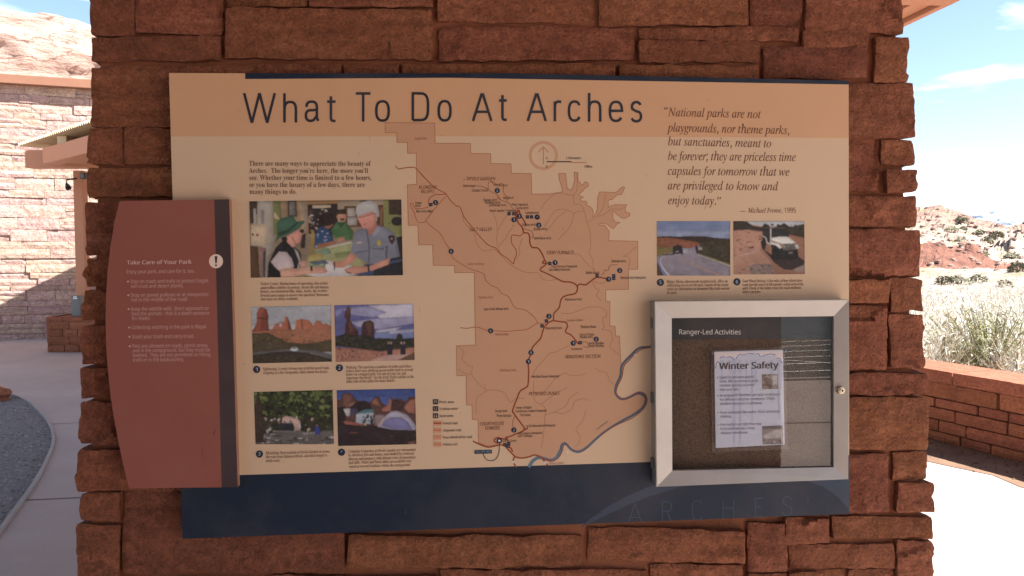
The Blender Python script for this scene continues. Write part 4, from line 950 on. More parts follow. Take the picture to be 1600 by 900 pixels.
for s_, x0, y, x1 in [('Eagle Park', 648.5, 218, 667.5), ('Salt Valley', 730, 414.3, 757), ('Herdina Park', 748, 466.5, 770.5), ('Willow Flats', 774, 524.5, 795.5), ('Garden of Eden', 886, 502.3, 911), ('The Great Wall', 781, 580.7, 806), ('Moab Valley', 858.5, 725.8, 881)]:
    tx.text(s_, x0, y, x1, 3.6, (134, 76, 56), 'sans')
tx.text('Colorado River', 932, 673, 950, 3.4, (96, 84, 84), 'sans', y1=659.5)
tx.build('map_lettering', sign)
ic = G(0.0006, step=1.5e-5)
for x, y, n in [(680.5, 316.5, '2'), (777, 297.8, '2'), (803, 343.3, '1'), (811.5, 338, '3'), (839.5, 339.3, '4'), (842, 351.7, '2'), (867.3, 410.3, '1'), (968.5, 422.7, '2'), (951, 436.3, '1'), (704.9, 392.7, '6'), (857.7, 494.2, '3'), (766.6, 517, '6'), (829.7, 551, '5'), (825.7, 565, '1'), (895.7, 536.3, '1'), (931.5, 530, '2'), (803, 672, '2')]:
    ic = G(0.0006, step=1.5e-5); marker(ic, x, y, 4.1, n); ic.build('map_marker', sign)
def sqi(x, y, r=2.6):
    ic.poly([(x - r, y - r), (x + r, y - r), (x + r, y + r), (x - r, y + r)], MK); ic.poly([(x - r * .5, y - r * .1), (x + r * .5, y - r * .1), (x + r * .5, y + r * .2), (x - r * .5, y + r * .2)], (110, 105, 110))
for x, y in [(673.3, 319.7), (795.5, 334), (802.8, 334), (824, 339), (830.5, 339), (859, 411.7), (933, 430.5), (959, 431), (959, 435), (853.7, 501.4), (847, 509.3), (906.5, 535.5), (789, 695), (794, 697), (795, 693)]:
    ic = G(0.0006, step=1.5e-5); sqi(x, y); ic.build('map_symbol', sign)
for k, y in enumerate((627.8, 638.7, 649.6)):
    ic = G(0.0006, step=1.5e-5); ic.poly([(676.5, y - 4), (684.8, y - 4), (684.8, y + 4), (676.5, y + 4)], (34, 34, 44)); CI = (140, 125, 118)
    ic.build('legend_symbol', sign)
    if k == 0: ic.ribbon([(678.3, y - 1.6), (683, y - 1.6)], .8, CI, False); ic.ribbon([(679.5, y - 1.6), (678, y + 2.4)], .7, CI, False); ic.ribbon([(681.8, y - 1.6), (683.3, y + 2.4)], .7, CI, False); ic.ribbon([(678, y + .4), (683.3, y + .4)], .7, CI, False)
    if k == 1: ic.ribbon([(678.7, y - 2.4), (679.3, y + 2.4), (682, y + 2.4), (682.6, y - 2.4)], .8, CI, False)
    if k == 2:
        ic.poly(ell(679, y - 2, .8, .8, 8), CI); ic.poly(ell(682.4, y - 2, .8, .8, 8), CI); ic.poly([(678.2, y - .8), (679.8, y - .8), (679.8, y + 2.6), (678.2, y + 2.6)], CI); ic.poly([(681.8, y - .8), (683, y - .8), (683.8, y + 2.6), (681, y + 2.6)], CI)
for y, c, w in ((661.5, PAV, 2.4), (672.3, UNP, 1.3), (683, FWD, 1.0), (694.3, HIK, .8)):
    ic = G(0.0006, step=1.5e-5); ic.build('legend_symbol', sign); ic.poly([(677.5, y - 4), (689.5, y - 4), (689.5, y + 4), (677.5, y + 4)], (176, 124, 94)); ic.ribbon([(677.5, y - .3), (689.5, y - .3)], w, c, False)
ic = G(0.0006, step=1.5e-5); ic.build('you_are_here_flag', sign); ic.poly([(741.3, 703.4), (768.5, 702.6), (768.7, 708.5), (741.5, 709.3)], MK); ic.text('YOU ARE HERE', 743, 707.6, 767, 3.3, (120, 130, 150), 'bold')
ic.ribbon([(755, 709), (757, 714), (761, 718.5), (767, 720), (773, 718.5), (777.5, 713), (780, 705), (780.5, 692)], 1.1, MK)
ic.poly(ell(780.2, 688.7, 4.2, 4.2, 18), MK)
ic.poly([(780.2 + (2.6 if k % 2 == 0 else 1.05) * math.sin(k * math.pi / 5), 688.7 - (2.6 if k % 2 == 0 else 1.05) * math.cos(k * math.pi / 5)) for k in range(10)], (220, 205, 190))
for x, y in [(886.5, 680 + 26.5), (802, 722), (852, 723), (993, 554.5)]:
    ic = G(0.0006); ic.poly(ell(x, y, 2.6, 2, 12), (190, 165, 150)); ic.build('road_shield', sign)

# bottom band: pale arch sweep and ghosted letters
ar = G(0.0003, step=1e-5)
ar.poly([(905, 825), (925, 809), (950, 791), (980, 775), (1010, 762), (1060, 745), (1327, 745), (1327, 798), (1318, 786), (1305, 773), (1285, 760), (1262, 752), (1180, 748), (1110, 752), (1060, 762), (1020, 774), (985, 787), (945, 806)], (45, 54, 68))
ar.build('arch_artwork', sign); ar = G(0.0004, step=1e-5)
for ch, x0, x1, base, cph, w in [('A', 980, 1004, 818, 31, 1.3), ('R', 1034, 1050, 815.5, 32, 1.3), ('C', 1081, 1099, 813, 31, 1.3), ('H', 1129, 1147, 809.5, 30, 1.3), ('E', 1179, 1192, 808, 30, 1.3), ('S', 1222, 1238, 806, 31, 1.3)]:
    strokes(ar, ch, x0, x1, base, cph, w, (52, 64, 80))
ar.build('lower_lettering', sign); ar = G(0.0004, step=1e-5)
for a, b in [((633.5, 793), (634, 804)), ((653, 826), (653.2, 832)), ((1263, 778), (1262, 786))]: ar.ribbon([a, b], 0.6, (66, 70, 76), False)
ar.poly(ell(937.5, 801, 1.1, 1.4, 8), (16, 16, 18))
ar.build('scuff_mark', sign)

# ---- printed photographs on the sign
import numpy as np
class Raster:
    """a printed picture: coloured regions softened and mottled into a fine grid of ink dots"""
    def __init__(s, q, n):
        s.q = [np.array(p, float) for p in q]; w = np.hypot(*(s.q[1] - s.q[0])); h = np.hypot(*(s.q[3] - s.q[0]))
        s.nx, s.ny = n, max(8, int(n * h / w)); u, v = np.meshgrid(np.linspace(0, 1, s.nx), np.linspace(0, 1, s.ny))
        P_ = (1 - v)[..., None] * ((1 - u)[..., None] * s.q[0] + u[..., None] * s.q[1]) + v[..., None] * ((1 - u)[..., None] * s.q[3] + u[..., None] * s.q[2])
        s.X, s.Y = P_[..., 0], P_[..., 1]; s.C = np.zeros((s.ny, s.nx, 3)); s.rs = np.random.RandomState(int(abs(s.q[0].sum() + s.q[2].sum() * 7)) % 9999)
        s.big = s.field(7); s.mid = s.field(22)
    def field(s, k):
        a = s.rs.rand(k + 2, k + 2); yy = np.linspace(0, k, s.ny); xx = np.linspace(0, k, s.nx); y0 = yy.astype(int); x0 = xx.astype(int)
        fy = (yy - y0)[:, None]; fx = (xx - x0)[None, :]; fy = fy * fy * (3 - 2 * fy); fx = fx * fx * (3 - 2 * fx)
        g_ = lambda i, j: a[np.ix_(y0 + i, x0 + j)]
        return (g_(0, 0) * (1 - fx) + g_(0, 1) * fx) * (1 - fy) + (g_(1, 0) * (1 - fx) + g_(1, 1) * fx) * fy - .5
    def mask(s, pts):
        xs = [p[0] for p in pts]; ys = [p[1] for p in pts]; r = np.zeros(s.X.shape, bool); j = len(pts) - 1
        for i in range(len(pts)):
            xi, yi = pts[i][:2]; xj, yj = pts[j][:2]
            if yi != yj: r ^= ((yi > s.Y) != (yj > s.Y)) & (s.X < (xj - xi) * (s.Y - yi) / (yj - yi) + xi)
            j = i
        return r
    def poly(s, pts, col):
        m = s.mask([tuple(p[:2]) for p in pts])
        if not m.any(): return
        c = np.array([lin(x) for x in col]); ys = s.Y[m]; t = (ys - ys.min()) / max(1e-6, np.ptp(ys))
        sh = 1 + .22 * (0.45 - t) * s.rs.uniform(.2, 1) + s.rs.uniform(.2, .45) * np.roll(s.big, s.rs.randint(0, 99), 1)[m] + s.rs.uniform(.05, .22) * np.roll(s.mid, s.rs.randint(0, 99), 1)[m]
        if m.sum() > 50 and m.mean() < .6:
            k = max(2, s.nx // 60); f = m.astype(float); dx, dy = k // 2 + 1, -(k // 2 + 1)
            for ax in (0, 1):
                cs = np.cumsum(np.concatenate([np.zeros_like(f.take(range(k + 1), ax)), f, np.zeros_like(f.take(range(k), ax))], ax), ax); n_ = f.shape[ax]
                f = (cs.take(range(2 * k + 1, 2 * k + 1 + n_), ax) - cs.take(range(0, n_), ax)) / (2 * k + 1)
            f = np.roll(np.roll(f, -dx, 1), -dy, 0); sh = sh * (.70 + .42 * f[m])
        s.C[m] = c[None, :] * sh[:, None]
    def ribbon(s, pts, w, col, smooth=True):
        P_ = catmull(pts, 6) if smooth and len(pts) > 2 else [Vector(p) for p in pts]; w = w if isinstance(w, tuple) else (w, w); n = len(P_) - 1
        for i in range(n):
            a, b = P_[i], P_[i + 1]; d = (b - a).normalized(); k = (w[0] + (w[1] - w[0]) * i / n) / 2; e = Vector((-d.y, d.x)) * k
            s.poly([tuple(a + e), tuple(b + e), tuple(b - e), tuple(a - e)], col)
    def dots(s, poly, n, r, cols, seed=1, asp=0.7, k=6):
        g = random.Random(seed); xs = [p[0] for p in poly]; ys = [p[1] for p in poly]; m = 0
        for _ in range(n * 6):
            x, y = g.uniform(min(xs), max(xs)), g.uniform(min(ys), max(ys))
            if not inside(x, y, poly): continue
            rr = r * g.uniform(.3, 1.2); a0 = g.uniform(0, 6)
            s.poly([(x + rr * g.uniform(.5, 1.2) * math.cos(a0 + 6.283 * i / k), y + asp * rr * g.uniform(.5, 1.2) * math.sin(a0 + 6.283 * i / k)) for i in range(k)], g.choice(cols)); m += 1
            if m >= n: break
    def finish(s, tf, z, name, parent, mat):
        C = s.C
        for ax in (0, 1, 0, 1):
            pad = np.concatenate([C.take([0], ax), C, C.take([-1], ax)], ax); n = C.shape[ax]
            C = .26 * pad.take(range(0, n), ax) + .48 * pad.take(range(1, n + 1), ax) + .26 * pad.take(range(2, n + 2), ax)
        C = C * (1 + .16 * s.rs.randn(s.ny, s.nx, 1) * .6) ; C = C * .97 + .006
        C = (C * .86 + C.mean(2, keepdims=True) * .14) * .79
        C = np.clip(C * np.array(GAIN), 0.004, .86); V = []
        for j in range(s.ny):
            for i in range(s.nx): p = tf((s.X[j, i], s.Y[j, i])); V.append(bl(p[0], p[1], z))
        n = s.nx; F_ = [(j * n + i, (j + 1) * n + i, (j + 1) * n + i + 1, j * n + i + 1) for j in range(s.ny - 1) for i in range(n - 1)]
        return obj(name, V, F_, mat, parent, cols=[tuple(c) for c in C.reshape(-1, 3)])
def photo(label, org, sc, quad, draw, part='photo_print', parent=None, z=0.0004, mat=None):
    tf = lambda p: (org[0] + p[0] / sc, org[1] + p[1] / sc)
    r_ = Raster(quad, int(max(abs(quad[1][0] - quad[0][0]), 1) / sc * 1.5) + 8)
    draw(r_, r_.poly, quad)
    o = r_.finish(tf, z, part, parent or sign, mat or PHOTO)
    if label: o['label'] = label
    return o
def d1(gr, P, q):
    P(q, (146, 124, 98)); P([(97, 72), (165, 72), (165, 150), (130, 240), (105, 250)], (62, 52, 42)); P([(105, 420), (165, 430), (180, 670), (100, 670)], (92, 66, 46))
    P([(160, 60), (282, 60), (292, 430), (255, 500), (235, 670), (200, 670), (196, 420), (160, 380)], (158, 146, 132)); P([(170, 435), (228, 435), (222, 665), (190, 665)], (150, 110, 100)); P([(205, 470), (228, 450), (222, 665), (205, 665)], (78, 76, 82))
    P([(280, 60), (345, 60), (352, 210), (330, 340), (290, 330)], (112, 114, 62)); P([(340, 60), (400, 60), (400, 215), (350, 215)], (148, 122, 92)); P([(290, 150), (335, 205), (330, 220), (290, 200)], (196, 170, 140))
    P([(395, 66), (466, 66), (470, 195), (400, 195)], (74, 56, 44)); P([(410, 76), (456, 76), (460, 182), (413, 182)], (116, 112, 104))
    P([(470, 60), (560, 60), (555, 340), (520, 330)], (172, 132, 90)); P([(500, 80), (540, 80), (548, 440), (525, 440), (520, 240)], (150, 138, 124)); P([(500, 340), (540, 320), (532, 440), (500, 440)], (62, 48, 42))
    P([(540, 60), (795, 60), (795, 92), (552, 96)], (165, 118, 74)); P([(545, 90), (560, 90), (565, 330), (550, 330)], (165, 112, 68)); P([(555, 98), (792, 92), (788, 335), (562, 325)], (46, 40, 40))
    gr.dots([(560, 130), (700, 130), (700, 320), (565, 320)], 46, 15, [(190, 172, 158), (150, 130, 120), (84, 70, 66)], 3); P([(590, 103), (735, 101), (735, 123), (590, 126)], (206, 182, 150))
    P([(788, 60), (1160, 58), (1160, 300), (788, 300)], (150, 130, 106)); P([(840, 112), (1145, 100), (1146, 272), (845, 275)], (98, 64, 44)); P([(862, 128), (922, 126), (926, 190), (866, 192)], (170, 158, 144)); P([(862, 198), (938, 196), (938, 260), (866, 262)], (166, 156, 148)); P([(1120, 120), (1140, 120), (1140, 260), (1120, 262)], (140, 96, 60))
    P([(960, 70), (1000, 64), (1030, 72), (1020, 90), (965, 90)], (60, 56, 40))
    P([(1145, 58), (1285, 58), (1296, 420), (1150, 420)], (116, 116, 66)); P([(1184, 62), (1287, 60), (1290, 180), (1188, 176)], (66, 50, 42)); P([(1150, 320), (1294, 340), (1294, 350), (1150, 332)], (150, 146, 92)); P(ell(1252, 228, 46, 36), (40, 42, 42)); P(ell(1190, 245, 6, 6, 8), (50, 50, 30))
    P([(1235, 360), (1296, 340), (1300, 655), (1080, 655), (1190, 560)], (40, 40, 42))
    P([(555, 500), (900, 380), (980, 430), (1010, 600), (900, 640), (600, 665), (530, 650)], (150, 144, 96)); P([(610, 455), (880, 395), (900, 480), (640, 530)], (160, 162, 110)); P([(600, 470), (720, 440), (740, 480), (630, 500)], (120, 148, 120)); P([(760, 480), (880, 460), (900, 500), (780, 520)], (124, 134, 84)); P([(690, 430), (890, 385), (905, 400), (720, 440)], (196, 186, 166))
    P([(582, 300), (606, 296), (604, 500), (582, 500)], (168, 138, 60)); P([(560, 500), (660, 470), (680, 510), (575, 545)], (184, 160, 90))
    # couple at the map table
    P([(612, 330), (640, 280), (700, 262), (748, 340), (762, 392), (700, 425), (606, 440)], (44, 74, 112)); gr.dots([(620, 300), (700, 275), (745, 370), (690, 410), (615, 430)], 20, 11, [(170, 176, 184), (40, 52, 84)], 4)
    P([(625, 405), (700, 395), (775, 378), (778, 402), (660, 436), (628, 430)], (172, 112, 82)); P([(680, 230), (745, 210), (752, 260), (722, 290), (690, 280)], (150, 92, 72)); P(ell(700, 215, 62, 52), (48, 36, 36)); P(ell(660, 235, 26, 36), (44, 34, 34))
    P([(735, 300), (778, 235), (850, 230), (912, 310), (906, 372), (782, 388)], (74, 112, 70)); P([(780, 240), (815, 285), (850, 235)], (56, 88, 56)); P(ell(818, 188, 38, 46), (186, 130, 104)); P([(775, 190), (778, 140), (850, 130), (858, 172), (800, 172)], (62, 52, 38)); P([(806, 208), (840, 206), (838, 222), (808, 224)], (52, 36, 34)); P([(778, 362), (840, 350), (846, 386), (786, 392)], (188, 132, 102))
    # papers on the counter
    P([(590, 560), (690, 530), (900, 575), (930, 655), (640, 664), (520, 640)], (190, 182, 178)); P([(560, 545), (690, 530), (720, 560), (600, 570)], (88, 100, 110)); P([(560, 570), (695, 565), (690, 590), (560, 600)], (140, 150, 110))
    # visitor in the green hat
    P([(240, 665), (246, 560), (300, 440), (378, 362), (445, 425), (498, 470), (505, 560), (470, 610), (345, 668)], (38, 35, 36)); P([(265, 545), (330, 465), (390, 470), (430, 520), (448, 585), (400, 600), (335, 618), (300, 590)], (194, 174, 170)); P([(335, 604), (430, 590), (470, 602), (570, 582), (690, 596), (704, 630), (570, 640), (430, 664), (345, 664)], (198, 146, 120)); P([(572, 578), (590, 576), (594, 618), (578, 620)], (60, 50, 50)); P([(600, 584), (690, 590), (712, 622), (650, 640), (600, 618)], (196, 140, 120))
    P([(440, 430), (480, 470), (500, 540), (480, 600), (470, 600), (486, 540), (450, 450)], (180, 172, 168)); P([(490, 545), (545, 530), (556, 575), (500, 590)], (190, 136, 118))
    P([(385, 345), (490, 288), (516, 318), (506, 350), (500, 392), (470, 402), (440, 436), (392, 392)], (196, 134, 116)); P([(486, 300), (522, 290), (528, 318), (505, 322)], (48, 40, 42)); P([(425, 350), (432, 350), (468, 415), (462, 418)], (120, 84, 78))
    P([(300, 392), (318, 320), (308, 248), (345, 205), (438, 184), (468, 232), (528, 222), (526, 244), (480, 290), (400, 338), (345, 352)], (58, 92, 74)); P([(318, 320), (400, 290), (470, 235), (480, 245), (410, 310), (330, 345)], (44, 72, 58)); P([(345, 355), (390, 345), (396, 375), (360, 400)], (46, 38, 36))
    P([(112, 256), (245, 250), (244, 395), (205, 422), (110, 416)], (190, 166, 136)); P(ell(160, 335, 10, 12, 10), (160, 66, 56)); P(ell(125, 332, 8, 12, 10), (60, 74, 66)); P([(130, 130), (150, 130), (150, 250), (132, 250)], (178, 168, 156)); P([(185, 140), (215, 140), (212, 248), (190, 248)], (140, 132, 126))
    # ranger
    P([(955, 590), (1040, 550), (1180, 540), (1296, 520), (1298, 655), (940, 655)], (58, 74, 104)); P([(1080, 590), (1200, 560), (1300, 540), (1298, 655), (1060, 655)], (42, 42, 46))
    P([(888, 475), (920, 320), (958, 285), (1015, 280), (1050, 330), (1100, 258), (1180, 282), (1240, 330), (1276, 505), (1200, 520), (1178, 558), (1030, 562), (950, 520)], (118, 118, 130)); P([(1018, 292), (1040, 420), (1036, 556), (1026, 556), (1030, 420), (1010, 300)], (92, 92, 104)); P([(1095, 262), (1150, 280), (1080, 360), (1046, 330)], (136, 136, 146)); P([(925, 470), (1020, 455), (1020, 462), (925, 478)], (98, 98, 108)); P([(1060, 440), (1150, 440), (1150, 448), (1060, 448)], (98, 98, 108)); P([(1165, 420), (1180, 420), (1172, 540), (1160, 545)], (90, 90, 100))
    P([(1015, 280), (1090, 230), (1098, 262), (1048, 345), (1030, 330)], (176, 108, 90)); P([(936, 196), (960, 172), (1085, 150), (1092, 215), (1075, 268), (1030, 292), (985, 284), (968, 250), (950, 222)], (200, 132, 114)); P([(928, 160), (935, 108), (975, 78), (1040, 68), (1098, 92), (1114, 160), (1110, 232), (1092, 228), (1088, 168), (1060, 152), (985, 176), (945, 192)], (168, 163, 157)); P([(936, 198), (985, 192), (1030, 180), (1074, 162), (1074, 166), (1030, 184), (985, 197), (940, 203)], (92, 70, 66)); P([(1095, 190), (1120, 200), (1110, 260), (1096, 240)], (70, 62, 58)); P([(985, 252), (1012, 246), (1010, 252), (988, 258)], (150, 80, 76))
    P([(892, 470), (940, 505), (905, 548), (830, 592), (762, 590), (744, 558), (762, 540), (830, 546)], (194, 130, 106)); P([(1200, 516), (1185, 568), (1050, 616), (930, 640), (846, 622), (838, 606), (900, 580), (1030, 580), (1150, 530)], (196, 134, 110)); P([(1020, 575), (1034, 572), (1040, 618), (1026, 620)], (50, 44, 46)); P([(758, 545), (768, 545), (766, 614), (758, 614)], (40, 36, 40)); P([(850, 618), (900, 632), (895, 640), (860, 634)], (120, 76, 66))
    P(ell(1112, 397, 17, 23, 14), (206, 182, 66)); P([(1180, 345), (1208, 334), (1236, 345), (1234, 378), (1214, 413), (1192, 386)], (62, 44, 44)); P(ell(1210, 366, 9, 10, 8), (150, 130, 122)); P([(938, 390), (975, 388), (975, 404), (938, 404)], (186, 160, 130))
photo('printed photograph of a park ranger in grey shirt talking to a visitor in a green hat', (370, 300), 5.0, [(97, 72), (1285, 58), (1298, 650), (110, 670)], d1)
def d2(gr, P, q):
    P(q, (160, 160, 164)); P([(120, 250), (785, 230), (785, 300), (130, 320)], (170, 166, 164)); P([(126, 292), (300, 288), (480, 292), (560, 268), (640, 262), (790, 262), (795, 420), (130, 420)], (154, 98, 68)); gr.dots([(290, 300), (790, 280), (790, 400), (300, 400)], 70, 12, [(120, 76, 54), (174, 116, 84), (90, 66, 50)], 8, .4)
    P([(130, 325), (260, 318), (320, 350), (420, 398), (560, 412), (700, 395), (795, 372), (795, 480), (130, 490)], (80, 68, 48)); gr.dots([(130, 330), (300, 330), (500, 400), (790, 380), (790, 450), (130, 460)], 80, 15, [(56, 48, 36), (104, 88, 60), (70, 62, 44)], 9, .5)
    P([(130, 480), (300, 470), (420, 456), (650, 464), (795, 502), (795, 545), (620, 490), (420, 478), (200, 500), (130, 510)], (100, 96, 96)); P([(130, 505), (300, 482), (440, 472), (600, 488), (795, 542), (795, 580), (130, 580)], (62, 52, 42)); gr.dots([(135, 510), (440, 485), (600, 500), (790, 560), (140, 570)], 90, 13, [(48, 40, 32), (84, 72, 54), (98, 84, 62)], 10, .4)
    P([(128, 312), (165, 240), (165, 162), (182, 116), (212, 106), (250, 126), (265, 180), (262, 230), (270, 304)], (124, 62, 46)); P([(182, 116), (212, 108), (235, 118), (215, 180), (200, 300), (150, 306), (172, 230), (168, 165)], (146, 76, 56)); P([(170, 190), (262, 200), (262, 210), (170, 200)], (96, 48, 40))
    P([(296, 290), (318, 250), (368, 228), (395, 238), (400, 186), (422, 184), (442, 235), (458, 292)], (172, 96, 68)); P([(424, 190), (442, 235), (458, 292), (425, 290)], (120, 64, 50)); P(ell(366, 256, 12, 18, 12), (170, 166, 166))
    P([(484, 292), (494, 214), (540, 204), (602, 216), (640, 264), (600, 288)], (178, 102, 70)); P([(545, 215), (552, 290), (540, 290), (536, 215)], (136, 72, 54)); P([(630, 278), (662, 216), (700, 222), (716, 250), (740, 240), (785, 262), (790, 290)], (168, 98, 72))
    P([(442, 462), (458, 442), (490, 437), (512, 450), (512, 468), (470, 474)], (186, 188, 194)); P([(462, 446), (488, 441), (495, 450), (465, 454)], (70, 74, 84))
photo('printed photograph of red rock towers above a road with a white car', (370, 460), 5.333, [(120, 105), (785, 90), (792, 560), (135, 575)], d2)
def d3(gr, P, q):
    P(q, (92, 92, 142)); P([(1100, 90), (1480, 75), (1480, 200), (1250, 230), (1150, 170)], (184, 176, 188)); P([(880, 120), (1100, 95), (1250, 150), (1140, 190), (960, 170)], (142, 138, 168)); P([(950, 230), (1150, 200), (1480, 180), (1480, 240), (1200, 290), (1010, 270)], (150, 144, 172)); P([(1160, 300), (1380, 270), (1300, 305), (1170, 330)], (184, 180, 192)); P([(820, 130), (900, 110), (860, 170), (825, 190)], (120, 118, 158)); P([(1150, 320), (1480, 280), (1480, 370), (1150, 370)], (108, 118, 158)); P([(1260, 300), (1480, 290), (1480, 310), (1280, 330)], (160, 158, 180))
    P([(898, 350), (905, 260), (914, 205), (893, 188), (902, 150), (915, 112), (935, 102), (950, 122), (948, 192), (942, 212), (972, 262), (1012, 308), (1012, 372)], (76, 46, 44)); P([(930, 215), (945, 230), (985, 290), (940, 330)], (104, 64, 54)); P([(918, 118), (936, 104), (946, 130), (925, 190)], (98, 62, 54)); P([(1038, 262), (1058, 226), (1110, 214), (1142, 232), (1148, 372), (1038, 362)], (66, 44, 44)); P([(1070, 230), (1110, 220), (1130, 240), (1128, 340), (1100, 350)], (88, 60, 52))
    P([(820, 352), (900, 328), (960, 342), (1050, 338), (1150, 368), (1250, 364), (1328, 372), (1338, 332), (1360, 326), (1378, 340), (1384, 370), (1478, 362), (1482, 450), (1300, 480), (1100, 470), (960, 444), (825, 432)], (46, 46, 38)); gr.dots([(825, 350), (1050, 345), (1300, 380), (1478, 380), (1478, 440), (1200, 460), (830, 430)], 110, 15, [(34, 36, 30), (70, 66, 46), (84, 70, 50), (56, 56, 38)], 12, .7)
    P([(820, 440), (1000, 450), (1200, 476), (1300, 460), (1485, 440), (1485, 560), (820, 570)], (158, 104, 84)); gr.dots([(825, 440), (1200, 480), (1240, 500), (830, 555)], 60, 13, [(70, 56, 44), (120, 84, 66), (178, 124, 100)], 13, .5); P([(1090, 556), (1230, 512), (1400, 488), (1470, 498), (1485, 560)], (180, 140, 126)); P([(1340, 550), (1480, 480), (1485, 548)], (104, 74, 56))
    for x in (1265, 1285, 1372, 1395): P([(x - 12, 420), (x + 12, 416), (x + 14, 500), (x - 10, 504)], (44, 42, 54)); P(ell(x, 405, 8, 11, 8), (166, 140, 124))
photo('printed photograph of a balanced rock under a blue cloudy sky', (370, 460), 5.333, [(812, 90), (1472, 78), (1482, 548), (825, 563)], d3)
def d4(gr, P, q):
    P(q, (52, 54, 36)); gr.dots([(142, 112), (800, 100), (800, 330), (150, 330)], 230, 26, [(78, 92, 46), (98, 112, 54), (40, 42, 28), (60, 70, 36), (112, 124, 66), (34, 36, 26)], 14, .8); gr.dots([(150, 200), (800, 200), (805, 400), (155, 420)], 160, 22, [(40, 40, 30), (54, 56, 36), (30, 30, 24)], 15, .8)
    P([(375, 395), (380, 330), (415, 318), (510, 340), (530, 370), (532, 440), (485, 440), (470, 380), (420, 370)], (182, 146, 132)); gr.dots([(230, 330), (800, 330), (800, 440), (230, 450)], 34, 15, [(190, 180, 174), (160, 150, 146), (170, 136, 120)], 16, 1.2)
    P([(150, 470), (810, 440), (812, 580), (155, 590)], (96, 88, 84)); gr.dots([(150, 480), (810, 450), (810, 570), (155, 575)], 70, 30, [(160, 152, 154), (56, 50, 46), (70, 62, 56), (180, 172, 172)], 17, .25); P([(155, 560), (400, 570), (700, 570), (810, 550), (812, 590), (155, 595)], (160, 156, 164))
    P([(170, 110), (215, 240), (228, 420), (222, 520), (260, 540), (155, 545), (150, 300)], (62, 48, 38)); P([(215, 420), (370, 310), (378, 320), (225, 440)], (74, 58, 46)); P([(560, 300), (590, 300), (560, 440), (530, 440)], (44, 36, 30)); P([(600, 400), (660, 320), (668, 330), (615, 410)], (60, 48, 40))
    for x in (352, 400, 450): P([(x - 26, 380), (x + 22, 376), (x + 26, 450), (x - 24, 456)], (40, 42, 48)); P(ell(x, 372, 12, 14, 8), (120, 92, 80))
    P([(300, 440), (560, 446), (560, 460), (300, 456)], (120, 112, 106)); P([(545, 458), (670, 456), (670, 468), (545, 470)], (150, 142, 134)); P([(568, 468), (578, 468), (574, 545), (564, 545)], (110, 100, 92)); P([(628, 466), (636, 466), (636, 530), (628, 530)], (110, 100, 92)); P([(650, 412), (688, 408), (698, 470), (652, 476)], (48, 58, 136)); P(ell(668, 398, 12, 12, 8), (110, 84, 74))
photo('printed photograph of a shady picnic table under green juniper trees', (370, 590), 5.333, [(142, 120), (798, 103), (810, 555), (157, 556)], d4)
def d5(gr, P, q):
    P(q, (66, 84, 140)); P([(830, 90), (1490, 80), (1490, 150), (830, 170)], (54, 72, 130)); P([(830, 188), (868, 180), (882, 136), (930, 124), (968, 150), (1000, 188), (1060, 200), (1110, 206), (1150, 160), (1186, 156), (1202, 204), (1240, 232), (1262, 226), (1276, 154), (1300, 184), (1330, 176), (1372, 178), (1410, 200), (1432, 160), (1490, 156), (1500, 430), (840, 430)], (88, 56, 50))
    P([(885, 140), (930, 128), (965, 152), (940, 240), (890, 235)], (112, 72, 58)); P([(900, 240), (990, 195), (960, 240)], (150, 100, 82)); P([(1120, 210), (1160, 165), (1180, 200), (1200, 240), (1150, 225)], (134, 86, 66)); P([(1205, 262), (1262, 226), (1276, 165), (1290, 190), (1280, 280), (1215, 280)], (164, 104, 80)); P([(1395, 250), (1440, 190), (1488, 175), (1490, 300), (1430, 290)], (156, 98, 76)); P([(1290, 200), (1330, 184), (1400, 205), (1380, 280), (1290, 270)], (62, 40, 42))
    P([(1000, 205), (1060, 192), (1110, 212), (1128, 262), (1060, 270), (1000, 292), (940, 250)], (44, 32, 32)); P([(832, 250), (900, 240), (910, 360), (840, 380)], (44, 34, 32))
    P([(888, 262), (946, 254), (940, 322), (915, 320)], (186, 178, 178)); P([(946, 256), (1010, 258), (1000, 300), (940, 320)], (70, 66, 84)); P([(996, 300), (1060, 266), (1142, 262), (1142, 384), (990, 392)], (156, 160, 170)); P([(996, 300), (1060, 266), (1142, 262), (1142, 292), (1000, 302)], (74, 112, 116)); gr.dots([(1040, 320), (1140, 310), (1140, 400), (1060, 400)], 24, 12, [(46, 38, 40), (60, 48, 46)], 18, 1.2)
    P([(838, 372), (900, 380), (1170, 405), (1300, 432), (1497, 436), (1500, 575), (840, 580)], (48, 35, 38)); P([(895, 358), (985, 372), (1060, 392), (1060, 404), (900, 388)], (150, 84, 68)); P([(930, 455), (1010, 456), (1010, 464), (935, 466)], (122, 70, 62)); P([(1150, 310), (1230, 310), (1200, 390), (1150, 400)], (130, 110, 110)); P([(1420, 540), (1497, 520), (1497, 556), (1440, 560)], (110, 74, 64)); P(ell(1070, 388, 10, 14, 8), (190, 150, 130))
    P([(1168, 408), (1222, 330), (1288, 284), (1336, 278), (1420, 310), (1470, 370), (1500, 412), (1497, 438), (1300, 434)], (150, 142, 156)); P([(1205, 405), (1230, 362), (1290, 330), (1370, 330), (1430, 372), (1462, 434), (1300, 430)], (112, 108, 150)); P([(1168, 408), (1222, 330), (1240, 322), (1196, 412)], (176, 150, 146))
    gr.dots([(840, 440), (1490, 450), (1490, 555), (845, 560)], 40, 14, [(38, 28, 30), (66, 50, 46)], 19, .4)
photo('printed photograph of a pale dome tent among red rocks', (370, 590), 5.333, [(832, 105), (1485, 92), (1497, 555), (845, 570)], d5)
